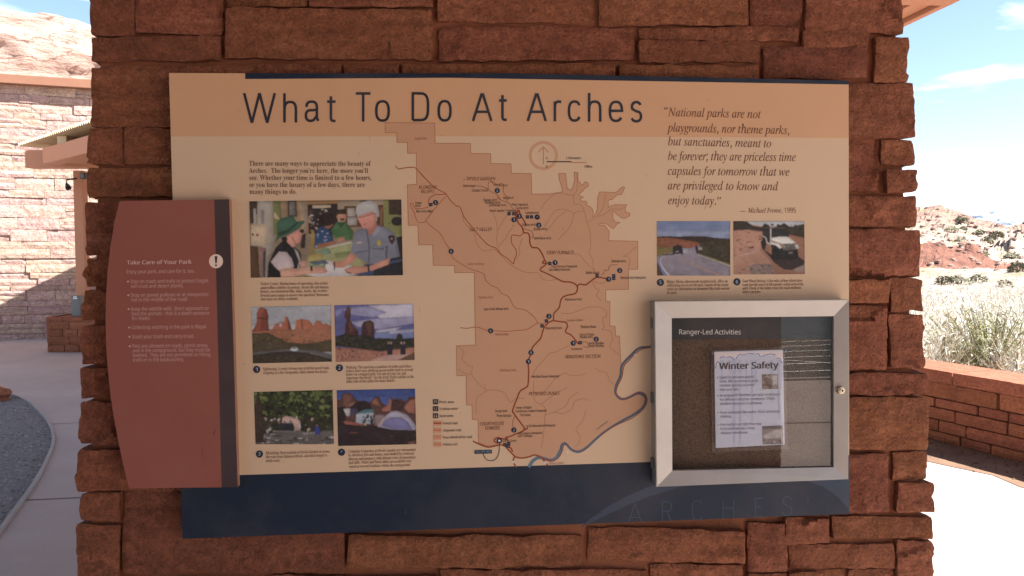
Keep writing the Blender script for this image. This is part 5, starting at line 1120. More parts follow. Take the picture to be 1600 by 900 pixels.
def d6(gr, P, q):
    P(q, (112, 126, 160)); P([(90, 180), (790, 180), (790, 260), (90, 260)], (128, 138, 164)); P([(95, 242), (170, 234), (300, 238), (420, 232), (560, 236), (640, 250), (790, 258), (790, 310), (95, 300)], (54, 42, 34))
    P([(95, 252), (200, 246), (330, 264), (480, 290), (525, 318), (420, 345), (250, 352), (95, 340)], (132, 78, 54)); gr.dots([(100, 260), (450, 290), (420, 335), (100, 335)], 50, 12, [(92, 58, 42), (150, 92, 60), (74, 56, 40)], 20, .4); P([(95, 330), (200, 340), (300, 340), (260, 382), (100, 425)], (120, 104, 54)); gr.dots([(100, 340), (250, 350), (240, 380), (105, 410)], 24, 11, [(90, 80, 44), (142, 122, 66)], 21)
    P([(510, 292), (640, 262), (790, 256), (790, 510), (600, 445), (485, 395)], (58, 52, 38)); gr.dots([(520, 300), (780, 270), (780, 490), (600, 430), (500, 380)], 80, 17, [(44, 40, 30), (76, 66, 46), (66, 60, 40)], 22)
    P([(478, 392), (560, 420), (640, 445), (790, 498), (790, 525), (640, 475), (500, 412)], (136, 120, 62)); P([(95, 424), (250, 386), (330, 352), (400, 346), (470, 352), (478, 402), (560, 430), (790, 522), (790, 610), (215, 610), (150, 540), (118, 470)], (130, 120, 130)); P([(95, 470), (120, 520), (160, 605), (95, 605)], (84, 62, 56))
    gr.ribbon([(180, 415), (140, 440), (132, 480), (160, 540), (215, 606)], (5, 14), (190, 182, 182)); gr.ribbon([(478, 408), (560, 436), (680, 478), (790, 516)], 6, (176, 170, 172)); gr.ribbon([(318, 420), (360, 455), (440, 500), (560, 550), (690, 600)], (6, 10), (168, 132, 96))
    P([(248, 338), (262, 322), (320, 320), (340, 345), (342, 404), (332, 410), (325, 398), (262, 400), (255, 412), (247, 405)], (42, 38, 42)); P([(270, 376), (305, 374), (305, 384), (270, 386)], (150, 140, 140)); P([(342, 352), (390, 350), (400, 385), (345, 392)], (150, 150, 160)); P([(160, 405), (250, 398), (250, 412), (160, 415)], (74, 68, 74)); P([(455, 335), (480, 320), (490, 390), (470, 400)], (62, 40, 34)); P([(492, 340), (525, 338), (522, 362), (495, 362)], (160, 146, 130))
photo('printed photograph of vehicles on a bending park road', (1010, 330), 6.0, [(97, 93), (785, 93), (787, 605), (100, 603)], d6)
def d7(gr, P, q):
    P(q, (152, 104, 80)); P([(910, 85), (1485, 85), (1485, 150), (1300, 150), (1060, 140), (950, 120)], (168, 166, 168)); P([(810, 90), (940, 94), (1000, 138), (1080, 150), (1108, 112), (1150, 132), (1160, 160), (1236, 140), (1292, 110), (1350, 150), (1420, 130), (1485, 118), (1485, 260), (1330, 232), (1100, 196), (960, 184), (810, 186)], (52, 44, 36)); gr.dots([(1080, 120), (1480, 130), (1480, 220), (1100, 180)], 46, 18, [(40, 36, 30), (68, 62, 46), (56, 50, 36)], 23)
    P([(815, 180), (960, 172), (1085, 190), (1085, 360), (1180, 470), (1200, 595), (815, 595)], (166, 120, 98)); gr.dots([(818, 185), (1080, 195), (1080, 360), (1180, 470), (1190, 580), (820, 585)], 95, 22, [(140, 94, 72), (184, 136, 112), (120, 84, 68), (150, 116, 100)], 24, .35); P([(950, 520), (1040, 490), (1180, 500), (1190, 590), (980, 590)], (128, 106, 98)); gr.dots([(950, 520), (1180, 505), (1190, 590), (980, 590)], 22, 20, [(88, 74, 70), (150, 124, 112)], 25, .5); P([(840, 410), (1000, 380), (1060, 350), (1065, 358), (1000, 395), (845, 422)], (188, 150, 132)); P([(950, 350), (1000, 325), (1010, 345), (960, 352)], (70, 54, 48)); P([(1380, 520), (1485, 500), (1485, 570), (1400, 565)], (140, 118, 108)); P([(1330, 215), (1485, 250), (1485, 350), (1420, 320)], (138, 94, 70))
    P([(1090, 350), (1190, 420), (1420, 420), (1488, 470), (1470, 505), (1360, 552), (1290, 545), (1200, 485), (1140, 410)], (52, 40, 40))
    P([(1095, 160), (1165, 160), (1165, 270), (1150, 300), (1085, 280)], (44, 40, 42)); P([(1070, 280), (1105, 268), (1125, 310), (1108, 365), (1082, 350)], (36, 33, 35)); P([(1160, 165), (1300, 172), (1330, 200), (1328, 244), (1165, 250)], (46, 44, 46)); gr.ribbon([(1166, 160), (1166, 300)], 9, (196, 190, 182), False); gr.ribbon([(1090, 232), (1120, 250), (1130, 290), (1165, 315)], 9, (190, 184, 178), False); gr.ribbon([(1110, 155), (1300, 160)], 5, (110, 104, 100), False)
    P([(1168, 300), (1210, 300), (1250, 330), (1420, 355), (1424, 430), (1380, 455), (1205, 455), (1175, 400)], (36, 33, 36)); P([(1165, 250), (1240, 238), (1330, 240), (1400, 292), (1400, 304), (1276, 306), (1180, 275)], (204, 198, 188)); P([(1276, 306), (1398, 300), (1404, 362), (1282, 364)], (104, 98, 92)); [gr.ribbon([(x, 312), (x + 2, 358)], 6, (56, 52, 50), False) for x in range(1300, 1396, 16)]; P(ell(1292, 330, 9, 12, 10), (150, 144, 136)); P(ell(1396, 326, 8, 11, 10), (150, 144, 136))
    P([(1168, 288), (1240, 300), (1276, 340), (1250, 352), (1215, 320), (1170, 310)], (196, 190, 182)); P([(1400, 305), (1425, 318), (1432, 350), (1406, 352)], (190, 184, 176)); P(ell(1205, 400, 34, 62, 14), (30, 28, 30)); P(ell(1395, 410, 26, 52, 14), (30, 28, 30)); P([(1335, 380), (1372, 378), (1372, 400), (1335, 402)], (120, 100, 100))
photo('printed photograph of a white open-topped off-road vehicle on rock', (1010, 330), 6.0, [(815, 93), (1480, 93), (1485, 590), (818, 593)], d7)

# ------------------------------------------------------------------ the rust-red rules sign at the left
ZR = 0.016
rules = thing('rules_sign', 'rust red park rules sign with a curved left edge and a dark brown strip', 'sign', (0.0, -0.70, 0.0), M)
outl = [(187, 314), (179, 345), (172.5, 385), (168, 425), (165.5, 465), (165, 500), (166, 545), (169.5, 590), (175, 635), (183, 680), (191.5, 722), (201.5, 763)]
rul = [bl(p[0], p[1], ZR) for p in outl] + [bl(371.3, 761, ZR), bl(358, 311.3, ZR)]
bm = bmesh.new(); bm_prism(bm, rul, -0.006, ZR - 0.0006); bmobj('backing_board', bm, simple('rules_board_edge', (0.26, 0.13, 0.09), 0.5), rules)
rg = G(ZR, step=0)
rg.poly(outl + [(346.3, 761.5), (334.7, 311.8)], (127, 73, 62)); rg.poly([(334.7, 311.8), (346.3, 761.5), (371.3, 761), (358, 311.3)], (62, 49, 49))
rg.build('face', rules)
rg = G(ZR + 0.0004, step=1.5e-5)
RT = (190, 152, 140)
tl = [('Take Care of Your Park', 198, 413.2, 299, 6.2, 'bold'), ('Enjoy your park, and care for it, too.', 198, 427.3, 304, 5.6, 'sans'), ('Stay on roads and trails to protect fragile', 204, 442.5, 325.5, 5.6, 'sans'), ('soil crust and desert plants.', 204.5, 449.8, 286.5, 5.6, 'sans'),
      ('Stop on paved pullouts or at viewpoints\u2014', 204.5, 463.8, 326.5, 5.6, 'sans'), ('not in the middle of the road!', 205, 471, 292.5, 5.6, 'sans'), ("Keep the wildlife wild.  Don\u2019t approach or", 205, 485.6, 326.5, 5.6, 'sans'), ('feed the animals \u2013 that is a death sentence', 205.3, 493, 327, 5.6, 'sans'), ('for them!', 206, 500.3, 233.5, 5.6, 'sans'),
      ('Collecting anything in the park is illegal.', 206, 514.2, 323, 5.6, 'sans'), ('Stash your trash and carry it out.', 206.5, 528.8, 303.5, 5.6, 'sans'), ('Pets are allowed on roads, picnic areas,', 207, 543.4, 325, 5.6, 'sans'), ('and in the campground, but they must be', 207.3, 550.5, 328, 5.6, 'sans'), ('leashed.  They are not permitted on hiking', 207.5, 557.8, 328.5, 5.6, 'sans'), ('trails or in the backcountry.', 207.7, 565, 287.5, 5.6, 'sans')]
for s_, x0, y, x1, h, st in tl + [(tl[0][0], tl[0][1] + .45, *tl[0][2:3], tl[0][3] + .45, *tl[0][4:])]: rg.text(s_, x0, y, x1, h, RT if st == 'bold' else (184, 142, 130), st, y1=y - 0.012 * (x1 - x0))
for x, y in [(200, 440), (200.5, 461.3), (201, 483), (202, 511.8), (202.3, 526.3), (202.8, 541)]: rg.poly(ell(x, y, 1.5, 1.5, 10), RT)
rg.build('lettering', rules)
rg = G(ZR + 0.0005, step=3e-5)
rg.poly(ell(337.5, 408.2, 11, 11, 28), (205, 178, 160)); rg.poly([(335.3, 400.2), (339.8, 400.2), (338.6, 411.5), (336.5, 411.5)], (52, 40, 40)); rg.poly(ell(337.5, 414.6, 1.6, 1.6, 12), (52, 40, 40))
rg.build('warning_symbol', rules)
rg = G(ZR + 0.0006, step=3e-6)
rg.ribbon([(336, 672), (333.5, 680)], .7, (60, 38, 36), False); rg.ribbon([(315, 700), (316.5, 716)], .5, (100, 52, 46), False)
rg.build('scratch', rules)

# ------------------------------------------------------------------ the glazed notice case
ZC = 0.030
case = thing('notice_case', 'shallow aluminium framed notice case with glass door at lower right of the sign', 'notice case', (0.92, -0.72, 0.0), M)
O = [bl(1022.5, 470.5, ZC), bl(1327, 468, ZC), bl(1326, 749, ZC), bl(1025.5, 761, ZC)]
I_ = [bl(1049.5, 497, ZC - .006), bl(1302.8, 494, ZC - .006), bl(1302.5, 730, ZC - .006), bl(1050.5, 735.5, ZC - .006)]
for k in range(4):                            # four mitred bars
    a, b, c, d = O[k], O[(k + 1) % 4], I_[(k + 1) % 4], I_[k]
    bm = bmesh.new()
    hi = [bm.verts.new(p) for p in (a, b, c, d)]
    dn = lambda p, z: bm.verts.new((p.x, p.y, z))
    lo = [dn(a, 0.0015), dn(b, 0.0015), dn(c, ZC - .016), dn(d, ZC - .016)]
    bm.faces.new(hi); bm.faces.new((lo[0], lo[1], hi[1], hi[0])); bm.faces.new((hi[3], hi[2], lo[2], lo[3])); bm.faces.new(lo[::-1])
    bmesh.ops.bevel(bm, geom=[e for e in bm.edges if set(e.verts) == {hi[0], hi[1]}], offset=0.0012, segments=2, affect='EDGES')
    bmobj('frame_bar', bm, ALU, case)
gcor = [(p.x, p.y) for p in I_]
def glass_mat():
    m = bpy.data.materials.new('door_glass'); m.use_nodes = True; t = m.node_tree; t.nodes.clear()
    o = t.nodes.new('ShaderNodeOutputMaterial'); mx_ = t.nodes.new('ShaderNodeMixShader'); tr = t.nodes.new('ShaderNodeBsdfTransparent'); gl = t.nodes.new('ShaderNodeBsdfGlossy')
    tr.inputs['Color'].default_value = (0.985, 0.99, 0.985, 1); gl.inputs['Roughness'].default_value = 0.0
    fr = t.nodes.new('ShaderNodeFresnel'); ge_ = t.nodes.new('ShaderNodeNewGeometry'); mr = t.nodes.new('ShaderNodeMapRange')
    mr.inputs['To Min'].default_value = 1.72; mr.inputs['To Max'].default_value = 1 / 1.72      # a thin pane: same reflectance from both sides
    t.links.new(ge_.outputs['Backfacing'], mr.inputs['Value']); t.links.new(mr.outputs[0], fr.inputs['IOR'])
    t.links.new(fr.outputs[0], mx_.inputs[0]); t.links.new(tr.outputs[0], mx_.inputs[1]); t.links.new(gl.outputs[0], mx_.inputs[2]); t.links.new(mx_.outputs[0], o.inputs['Surface'])
    return m
exp = lambda p, e: Vector((p.x + math.copysign(e, p.x - .92), p.y + math.copysign(e, p.y + .57), 0))
ge = [exp(p, 0.004) for p in I_]
o = obj('glass', [(p.x, p.y, ZC - .0118) for p in ge], [(3, 2, 1, 0)], glass_mat(), case)
def cork_mat():
    m, t, b = nmat('cork'); f = nz(t, 330, 4, .7)
    c = mixc(t, ramp(t, f, .35, .68), (0.046, 0.034, 0.025), (0.145, 0.105, 0.073)); t.links.new(c, b.inputs['Base Color']); b.inputs['Roughness'].default_value = .95; bump(t, b, f, .3, .002); return m
bk = [exp(p, 0.006) for p in I_]
obj('cork_back', [(p.x, p.y, 0.004) for p in bk], [(3, 2, 1, 0)], cork_mat(), case)
hg = G(0.006, step=0); hg.poly([(1040, 490), (1312, 486), (1312, 529), (1040, 530.5)], (48, 50, 53)); hg.build('header_strip', case)
hg = G(0.0066, step=2e-6); hg.text('Ranger-Led Activities', 1061.3, 522.3, 1157.4, 7.6, (196, 188, 180), 'sans', y1=522.6); hg.build('header_lettering', case)
bm = bmesh.new(); lp = bl(1314, 610, ZC); bmesh.ops.create_cone(bm, cap_ends=True, segments=24, radius1=0.0072, radius2=0.0062, depth=0.007, matrix=Matrix.Translation((lp.x, lp.y, ZC - 0.0005)))
bmesh.ops.create_cone(bm, cap_ends=True, segments=24, radius1=0.0045, radius2=0.004, depth=0.003, matrix=Matrix.Translation((lp.x, lp.y, ZC + 0.0042)))
lk = bmobj('lock', bm, BRASS, case)
bm = bmesh.new(); bm_box(bm, (lp.x, lp.y, ZC + 0.0062), (0.0012, 0.0045, 0.0008)); bm_box(bm, (lp.x, lp.y + .0012, ZC + 0.0062), (0.003, 0.002, 0.0008)); kh = link('keyhole', bpy.data.meshes.new('keyhole'), None, lk); bm.to_mesh(kh.data); bm.free(); kh.data.materials.append(BLACK)
kh.matrix_parent_inverse = Matrix.Identity(4) if 0 else lk.matrix_parent_inverse.copy() if 0 else Matrix.Identity(4)
for py in (505, 622, 725):
    bm = bmesh.new(); hp = bl(1023, py, .02); bm_box(bm, (hp.x - .002, hp.y, .012), (.005, .020, .012), bevel=.001); bmobj('hinge', bm, GREYMETAL, case)

# the paper notice inside it
ZN = 0.011
note = thing('paper_notice', 'laminated pale blue paper notice pinned up behind the glass of the case', 'notice', (0.98, -0.66, ZN), M)
ng = G(ZN, step=0)
nq = [(1116, 549.6), (1223.5, 546.3), (1226, 694.5), (1118.5, 700)]
ng.poly(nq, (0.56, 0.62, 0.76), raw=True); ng.build('sheet', note, PAPER)
org, sc = (1100, 540), 5.295
tfn = lambda p: (org[0] + p[0] / sc, org[1] + p[1] / sc)
ng = G(ZN + .0003, tfn, [(84, 52), (654, 33), (667, 818), (98, 846)], step=1.5e-5)
ng.poly([(95, 58), (650, 45), (652, 150), (630, 110), (610, 125), (590, 70), (560, 90), (520, 74), (470, 96), (430, 66), (370, 76), (300, 80), (262, 118), (215, 90), (180, 98), (140, 96), (118, 160), (90, 190)], (0.76, 0.70, 0.71), raw=True)
for a, b in [((130, 105), (180, 96)), ((262, 114), (320, 78)), ((320, 78), (420, 70)), ((430, 72), (470, 96)), ((480, 92), (590, 74)), ((190, 98), (255, 118)), ((600, 110), (650, 150)), ((92, 190), (125, 140))]: ng.ribbon([a, ((a[0] + b[0]) / 2, min(a[1], b[1]) - 4), b], 7, (88, 116, 172))
for x, w, y1 in [(150, 26, 300), (215, 18, 240), (300, 22, 420), (352, 16, 360), (430, 22, 320), (560, 20, 480), (250, 30, 830), (300, 24, 820), (620, 20, 600), (400, 16, 640)]: ng.poly([(x - w / 2, 120), (x + w / 2, 120), (x + w * .2, y1), (x - w * .2, y1)], (0.46, 0.53, 0.72), raw=True)
ng.build('icicle_artwork', note, PAPER)
ng = G(ZN + .0007, step=2e-6)
ng.text('Winter Safety', 1123.7, 577, 1215.6, 10.2, (42, 40, 46), 'bold', y1=575.3)
ng.text('Winter Safety', 1124.15, 577, 1216.05, 10.2, (42, 40, 46), 'bold', y1=575.3)
ng.text('Winter Safety', 1124.6, 577, 1216.5, 10.2, (42, 40, 46), 'bold', y1=575.3)
NT = (84, 84, 104)
for s_, x0, y, x1 in [('Expect icy and snow-packed', 1124.5, 591.6, 1178), ('trails. We recommend using', 1124.5, 597.9, 1185), ('traction devices to avoid', 1124.5, 604.3, 1178.5), ('slips and falls.', 1124.5, 610.8, 1154.5), ('Be prepared! Weather can vary, so prepare', 1124.8, 619.9, 1219), ('for different weather conditions. Check', 1124.8, 626.5, 1211), ('weather forecasts in advance.', 1125, 633, 1191),
                      ('Pack essentials like water, food, and extra', 1125.5, 646.5, 1218), ('clothing.', 1125.6, 652.8, 1144), ('Use caution on trails that may', 1125.6, 665.4, 1190), ('be icy and have very snowy,', 1125.8, 671.8, 1180), ('slippery conditions.', 1126, 678.5, 1169)]: ng.text(s_, x0, y, x1, 4.0, NT, 'bold', y1=y - .022 * (x1 - x0))
for x, y in ((1121, 590), (1121.5, 618.5), (1122, 645), (1122.2, 664.5)): ng.poly(ell(x, y, 1, 1, 8), NT)
ng.build('lettering', note, PAPER)
def dn1(gr, P, q):
    P(q, (150, 132, 124)); gr.dots([(480, 240), (560, 240), (560, 355), (485, 355)], 34, 20, [(56, 40, 38), (90, 66, 58), (120, 96, 86)], 31); P([(560, 250), (612, 240), (612, 320), (575, 330)], (176, 166, 162)); gr.dots([(490, 300), (612, 320), (612, 358), (485, 360)], 16, 16, [(84, 64, 58), (140, 116, 106)], 32)
photo(None, org, sc, [(480, 238), (612, 236), (613, 358), (483, 360)], dn1, 'photo_print', note, ZN + .0007)
def dn2(gr, P, q):
    P(q, (128, 116, 112)); P([(480, 665), (655, 660), (655, 690), (480, 694)], (90, 80, 84)); P([(490, 740), (600, 690), (650, 700), (640, 770), (500, 770)], (170, 158, 154)); gr.dots([(485, 770), (655, 760), (655, 815), (485, 818)], 24, 14, [(74, 64, 66), (150, 140, 140)], 33)
photo(None, org, sc, [(482, 667), (650, 662), (655, 814), (487, 818)], dn2, 'photo_print', note, ZN + .0007)
# clear sleeve, a little larger than the sheet, slightly rippled
sv = []; sf = []; sq = [(1110, 547), (1227.5, 542), (1231, 702), (1113, 706.5)]; n_ = 14
for i in range(n_ + 1):
    for j in range(n_ + 1):
        u, v = i / n_, j / n_; px = (1 - v) * ((1 - u) * sq[0][0] + u * sq[1][0]) + v * ((1 - u) * sq[3][0] + u * sq[2][0]); py = (1 - v) * ((1 - u) * sq[0][1] + u * sq[1][1]) + v * ((1 - u) * sq[3][1] + u * sq[2][1])
        p = bl(px + 1.2 * noise.noise(Vector((u * 5, v * 5, 1))) * (u in (0, 1)), py + 1.0 * noise.noise(Vector((u * 6, v * 5, 4))) * (v in (0, 1)), ZN + .002)
        p.z += .0016 * noise.noise(Vector((u * 6, v * 2.2, 3))); sv.append(p)
for i in range(n_):
    for j in range(n_): a = i * (n_ + 1) + j; sf.append((a, a + 1, a + n_ + 2, a + n_ + 1))
def sleeve_mat():
    m = bpy.data.materials.new('clear_sleeve'); m.use_nodes = True; t = m.node_tree; t.nodes.clear()
    o = t.nodes.new('ShaderNodeOutputMaterial'); a = t.nodes.new('ShaderNodeMixShader'); tr = t.nodes.new('ShaderNodeBsdfTransparent'); pb = t.nodes.new('ShaderNodeBsdfPrincipled')
    pb.inputs['Base Color'].default_value = (0.62, 0.60, 0.60, 1); pb.inputs['Roughness'].default_value = .12; pb.inputs['Specular IOR Level'].default_value = .7
    a.inputs[0].default_value = .10; t.links.new(tr.outputs[0], a.inputs[1]); t.links.new(pb.outputs[0], a.inputs[2]); t.links.new(a.outputs[0], o.inputs['Surface']); return m
obj('sleeve', sv, sf, sleeve_mat(), note, smooth=True)
for px, py in ((1112.5, 551), (1225.5, 546.5)):
    bm = bmesh.new(); pp = bl(px, py, ZN); bmesh.ops.create_uvsphere(bm, u_segments=12, v_segments=8, radius=.0034, matrix=Matrix.Translation((pp.x, pp.y, ZN + .004)) @ Matrix.Diagonal((1, 1, .6, 1))); bmobj('pushpin', bm, GREYMETAL, note, smooth=True)

# ------------------------------------------------------------------ low seat wall at the right
def wallframe(a, d, nrm):
    m = Matrix.Identity(4); z = Vector((0, 0, 1))
    for i in range(3): m[i][0], m[i][1], m[i][2], m[i][3] = d[i], z[i], nrm[i], a[i]
    return m
LW0.z = 0; d = Vector((lwd.x, lwd.y, 0)).normalized(); nr = Vector((-d.y, d.x, 0))
if nr.dot(Vector((-1, -0.2, 0))) < 0: nr = -nr
# keep the frame right-handed: x along, y up, z out
if d.cross(Vector((0, 0, 1))).dot(nr) < 0: d = -d
ts = sorted([(LWa - LW0).dot(d), (LWb - LW0).dot(d)])
LF = wallframe(LW0, d, nr); LL0, LL1 = ts
hw = 0.60
seat = thing('low_stone_wall', 'low red sandstone seat wall with thick capstones right of the pillar', 'wall', ((LL0 + LL1) / 2, 0, -0.2), LF)
bm = bmesh.new(); bm_box(bm, ((LL0 + LL1) / 2, (hw - .1) / 2, -0.24), (LL1 - LL0 - .04, hw - .1, 0.40)); bmobj('mortar_core', bm, simple('seat_wall_mortar', (0.19, 0.075, 0.045), .95), seat)
g = random.Random(8); V = []; Fc = []
for xa, xb, ya, yb in ashlar(LL0, LL1, 0.0, hw - 0.105, (0.07, 0.13), (0.22, 0.62), g):
    q = 0.0055; add_stone(V, Fc, [(xa + q, yb - q), (xb - q, yb - q), (xb - q, ya + q), (xa + q, ya + q)], 0.0 + g.uniform(-.012, .008), 0.06, 0.035, 0.007, 0.010, (0, 0), g.uniform(0, 90), 0.03, fscale=5)
obj('stone_facing', V, Fc, WALLSAND, seat)
V = []; Fc = []; x = LL0
while x < LL1 - .05:
    l = min(g.uniform(0.8, 1.25), LL1 - x)
    if LL1 - x - l < .4: l = LL1 - x
    add_stone(V, Fc, [(x + .002, hw), (x + l - .002, hw), (x + l - .002, hw - .10), (x + .002, hw - .10)], 0.03, 0.50, 0.04, 0.006, 0.008, (1, 1), g.uniform(0, 90), 0.01, fscale=5); x += l
obj('capstone', V, Fc, WALLSAND, seat)
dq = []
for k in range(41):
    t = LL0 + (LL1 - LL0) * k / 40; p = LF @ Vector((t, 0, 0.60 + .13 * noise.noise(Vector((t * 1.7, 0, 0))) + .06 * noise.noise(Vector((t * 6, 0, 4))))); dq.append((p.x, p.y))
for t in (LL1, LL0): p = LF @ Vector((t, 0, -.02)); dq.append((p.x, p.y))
sheet('soil_and_wall_shade', dq, 0.004, ground_mat('soil_with_shade', (0.11, 0.065, 0.045), (0.20, 0.125, 0.085), 3, .5, .01, fine=70))  # soil strip, widened and dark-toned to stand in for the wall's shadow
sand = []
for i in range(30):
    t = LL0 + (LL1 - LL0) * i / 29; sand.append((t, .0))
# drift of gravel and leaves against the wall foot
V = []; Fc = []
for _ in range(2600):
    t = g.uniform(LL0, LL1); w = abs(g.gauss(0, .24)) + .01; p = LF @ Vector((t, 0, w)); r = g.uniform(.004, .014); n = len(V); a = g.uniform(0, 6)
    for k in range(4): V.append((p.x + r * math.cos(a + k * 1.57) * g.uniform(.6, 1.3), p.y + r * math.sin(a + k * 1.57) * g.uniform(.4, 1.2), .006))
    V.append((p.x, p.y, .008 + r * .6)); Fc += [(n + k, n + (k + 1) % 4, n + 4) for k in range(4)]
tag(obj('leaf_litter', V, Fc, leafmat('litter', (0.05, 0.035, 0.025), (0.2, 0.13, 0.09))), 'dark grit and leaf litter along the foot of the low wall', 'litter', kind='stuff')

# ------------------------------------------------------------------ stone building wall at the left
B0, B1 = ground(0, 532), ground(130, 527.6)
bd_ = (B1 - B0); bd_.z = 0; bd_.normalize(); bnr = Vector((bd_.y, -bd_.x, 0))
BF = wallframe(B0, bd_, bnr); HB = 4.50
bld = thing('stone_building', 'tall pale sandstone block building wall with a brown coping behind the porch', 'building', (0, 0, -1), BF)
bm = bmesh.new(); bm_box(bm, (-1, HB / 2 - .02, -2.045), (22, HB, 4.0)); bmobj('wall_core', bm, simple('building_mortar', (0.22, 0.13, 0.10), .95), bld)
V = []; Fc = []; g = random.Random(14)
for xa, xb, ya, yb in ashlar(-12, 10, 0, HB - .02, (0.09, 0.22), (0.3, 1.1), g):
    q = 0.002; add_stone(V, Fc, [(xa + q, yb - q), (xb - q, yb - q), (xb - q, ya + q), (xa + q, ya + q)], g.uniform(-.012, .012), 0.07, 0.08, 0.006, 0.010, (0, 0), g.uniform(0, 90), 0.02, edge=.005, fscale=4)
obj('stone_facing', V, Fc, PALESAND, bld)
bm = bmesh.new(); bm_box(bm, (-1, HB + .055, -2.0), (22.3, .16, 4.3), bevel=.01); bmobj('coping', bm, simple('coping_paint', (0.20, 0.095, 0.06), 0.6), bld)

# ------------------------------------------------------------------ the porch: roof, beams, post
porch = thing('porch_canopy', 'tan porch roof on beams, showing left of the pillar and at top right', 'porch', (0, 6, 3.0))
ZE = 3.12                                     # underside of the eave
E0 = ground(1412, 40, ZE); E1 = ground(1492, 2, ZE)
ed = (E1 - E0); ed.normalize()
def on_eave(y): return E0 + ed * ((y - E0.y) / ed.y)
far, near = on_eave(14.6), on_eave(-5.4)
zl = 3.22; A_ = ground(28, 227, zl); B_ = ground(140, 190, zl)
dAB = (B_ - A_).normalized()
# corrugated sheet along the far-left eave
V = []; Fc = []; nw = 150; L_ = (B_ - A_).length + 3.2; back = Vector((-dAB.y, dAB.x, 0));
if back.y < 0: back = -back
for i in range(nw * 4 + 1):
    s_ = L_ * i / (nw * 4); p = A_ + dAB * s_; zz = 0.022 * math.sin(2 * math.pi * i / 8)
    for k in range(2):
        q = p + back * (0, 3.0)[k]; V += [Vector((q.x, q.y, zl + zz)), Vector((q.x, q.y, zl + zz + .008))]
for i in range(nw * 4):
    a = i * 4; b = a + 4; Fc += [(a, b, b + 2, a + 2), (a + 1, a + 3, b + 3, b + 1), (a, a + 1, b + 1, b)]
obj('corrugated_roof', V, Fc, CREAMMETAL, porch)
# main fascia beam under it
zt = zl - .15; f0 = ground(66, 232, zt); f1 = ground(135, 212, zt); zb = at_depth(66, 256, f0.y).z
f0.z = f1.z = (zb + zt) / 2; fd = (f1 - f0).normalized()
bm = bmesh.new(); off = back * 0.12
bm_bar(bm, f0 + off, f0 + fd * 6.2 + off, 0.24, zt - zb, .006); bmobj('beam', bm, TAN, porch)
p0 = at_depth(46, 249, f0.y + .35); p1 = at_depth(150, 266, f0.y + .25)
bm = bmesh.new(); bm_bar(bm, (p0.x, p0.y, zb + .10), (p1.x + 4, p1.y, zb + .10), 0.22, 0.26, .006); bmobj('beam', bm, TAN, porch)
# closed soffit between the two beams
s0, s1 = f0 + fd * .2 + back * .2, f0 + fd * 6.0 + back * .2
bm = bmesh.new(); bm_prism(bm, [(s0.x, s0.y), (s1.x, s1.y), (s1.x + back.x * 3, s1.y + back.y * 3), (p1.x + 3, p1.y - .1), (s0.x + .3, p0.y - .1)], zb + .012, zb + .03); bmobj('soffit', bm, TAN, porch)
for k_ in (.55, 2.2, 3.9):                     # roof blocks between beam and sheet
    c = f0 + fd * k_; bm = bmesh.new(); bm_box(bm, (c.x + back.x * .14, c.y + back.y * .14, (zt + zl) / 2 - .012), (.13, .16, zl - zt - .02), bevel=.004); bmobj('roof_block', bm, CREAMMETAL, porch)
pb = at_depth(131, 490, 12.72)
bm = bmesh.new(); bm_box(bm, (pb.x, pb.y, (0.5 + zb) / 2), (.15, .15, zb - .5), bevel=.006); bmobj('post', bm, TAN, porch)
# main roof slab: over the visitor, shut off from the left sky
bm = bmesh.new()
zr = ZE + .02
rp = [(near.x - .16, near.y), (far.x - .16, far.y), (-5.6, 14.3), (-6.7, 12.7), (-4.9, 10.9), (-2.6, 8.1), (-2.5, 4.4), (-4.2, 2.6), (-4.2, -5.4)]
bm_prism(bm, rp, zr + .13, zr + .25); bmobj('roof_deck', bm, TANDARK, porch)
bm = bmesh.new(); bm_bar(bm, near + Vector((0, 0, .11)), far + Vector((0, 0, .11)), .05, .22, .006); bmobj('fascia', bm, TAN, porch)
bm = bmesh.new(); bm_bar(bm, near + Vector((-.10, 0, .055)), far + Vector((-.10, 0, .055)), .13, .05, .004); bmobj('soffit_trim', bm, TAN, porch)
for yy in (4.55, 1.2, -2.2, 8.0, 11.3):
    e = on_eave(yy); bm = bmesh.new(); x1 = -2.3 if yy < 5 else (-.42 * yy + .4)
    bm_bar(bm, (e.x - .17, yy + .12, zr - .005), (x1, yy - .1, zr - .005), .20, .20, .006); bmobj('rafter', bm, TAN, porch)

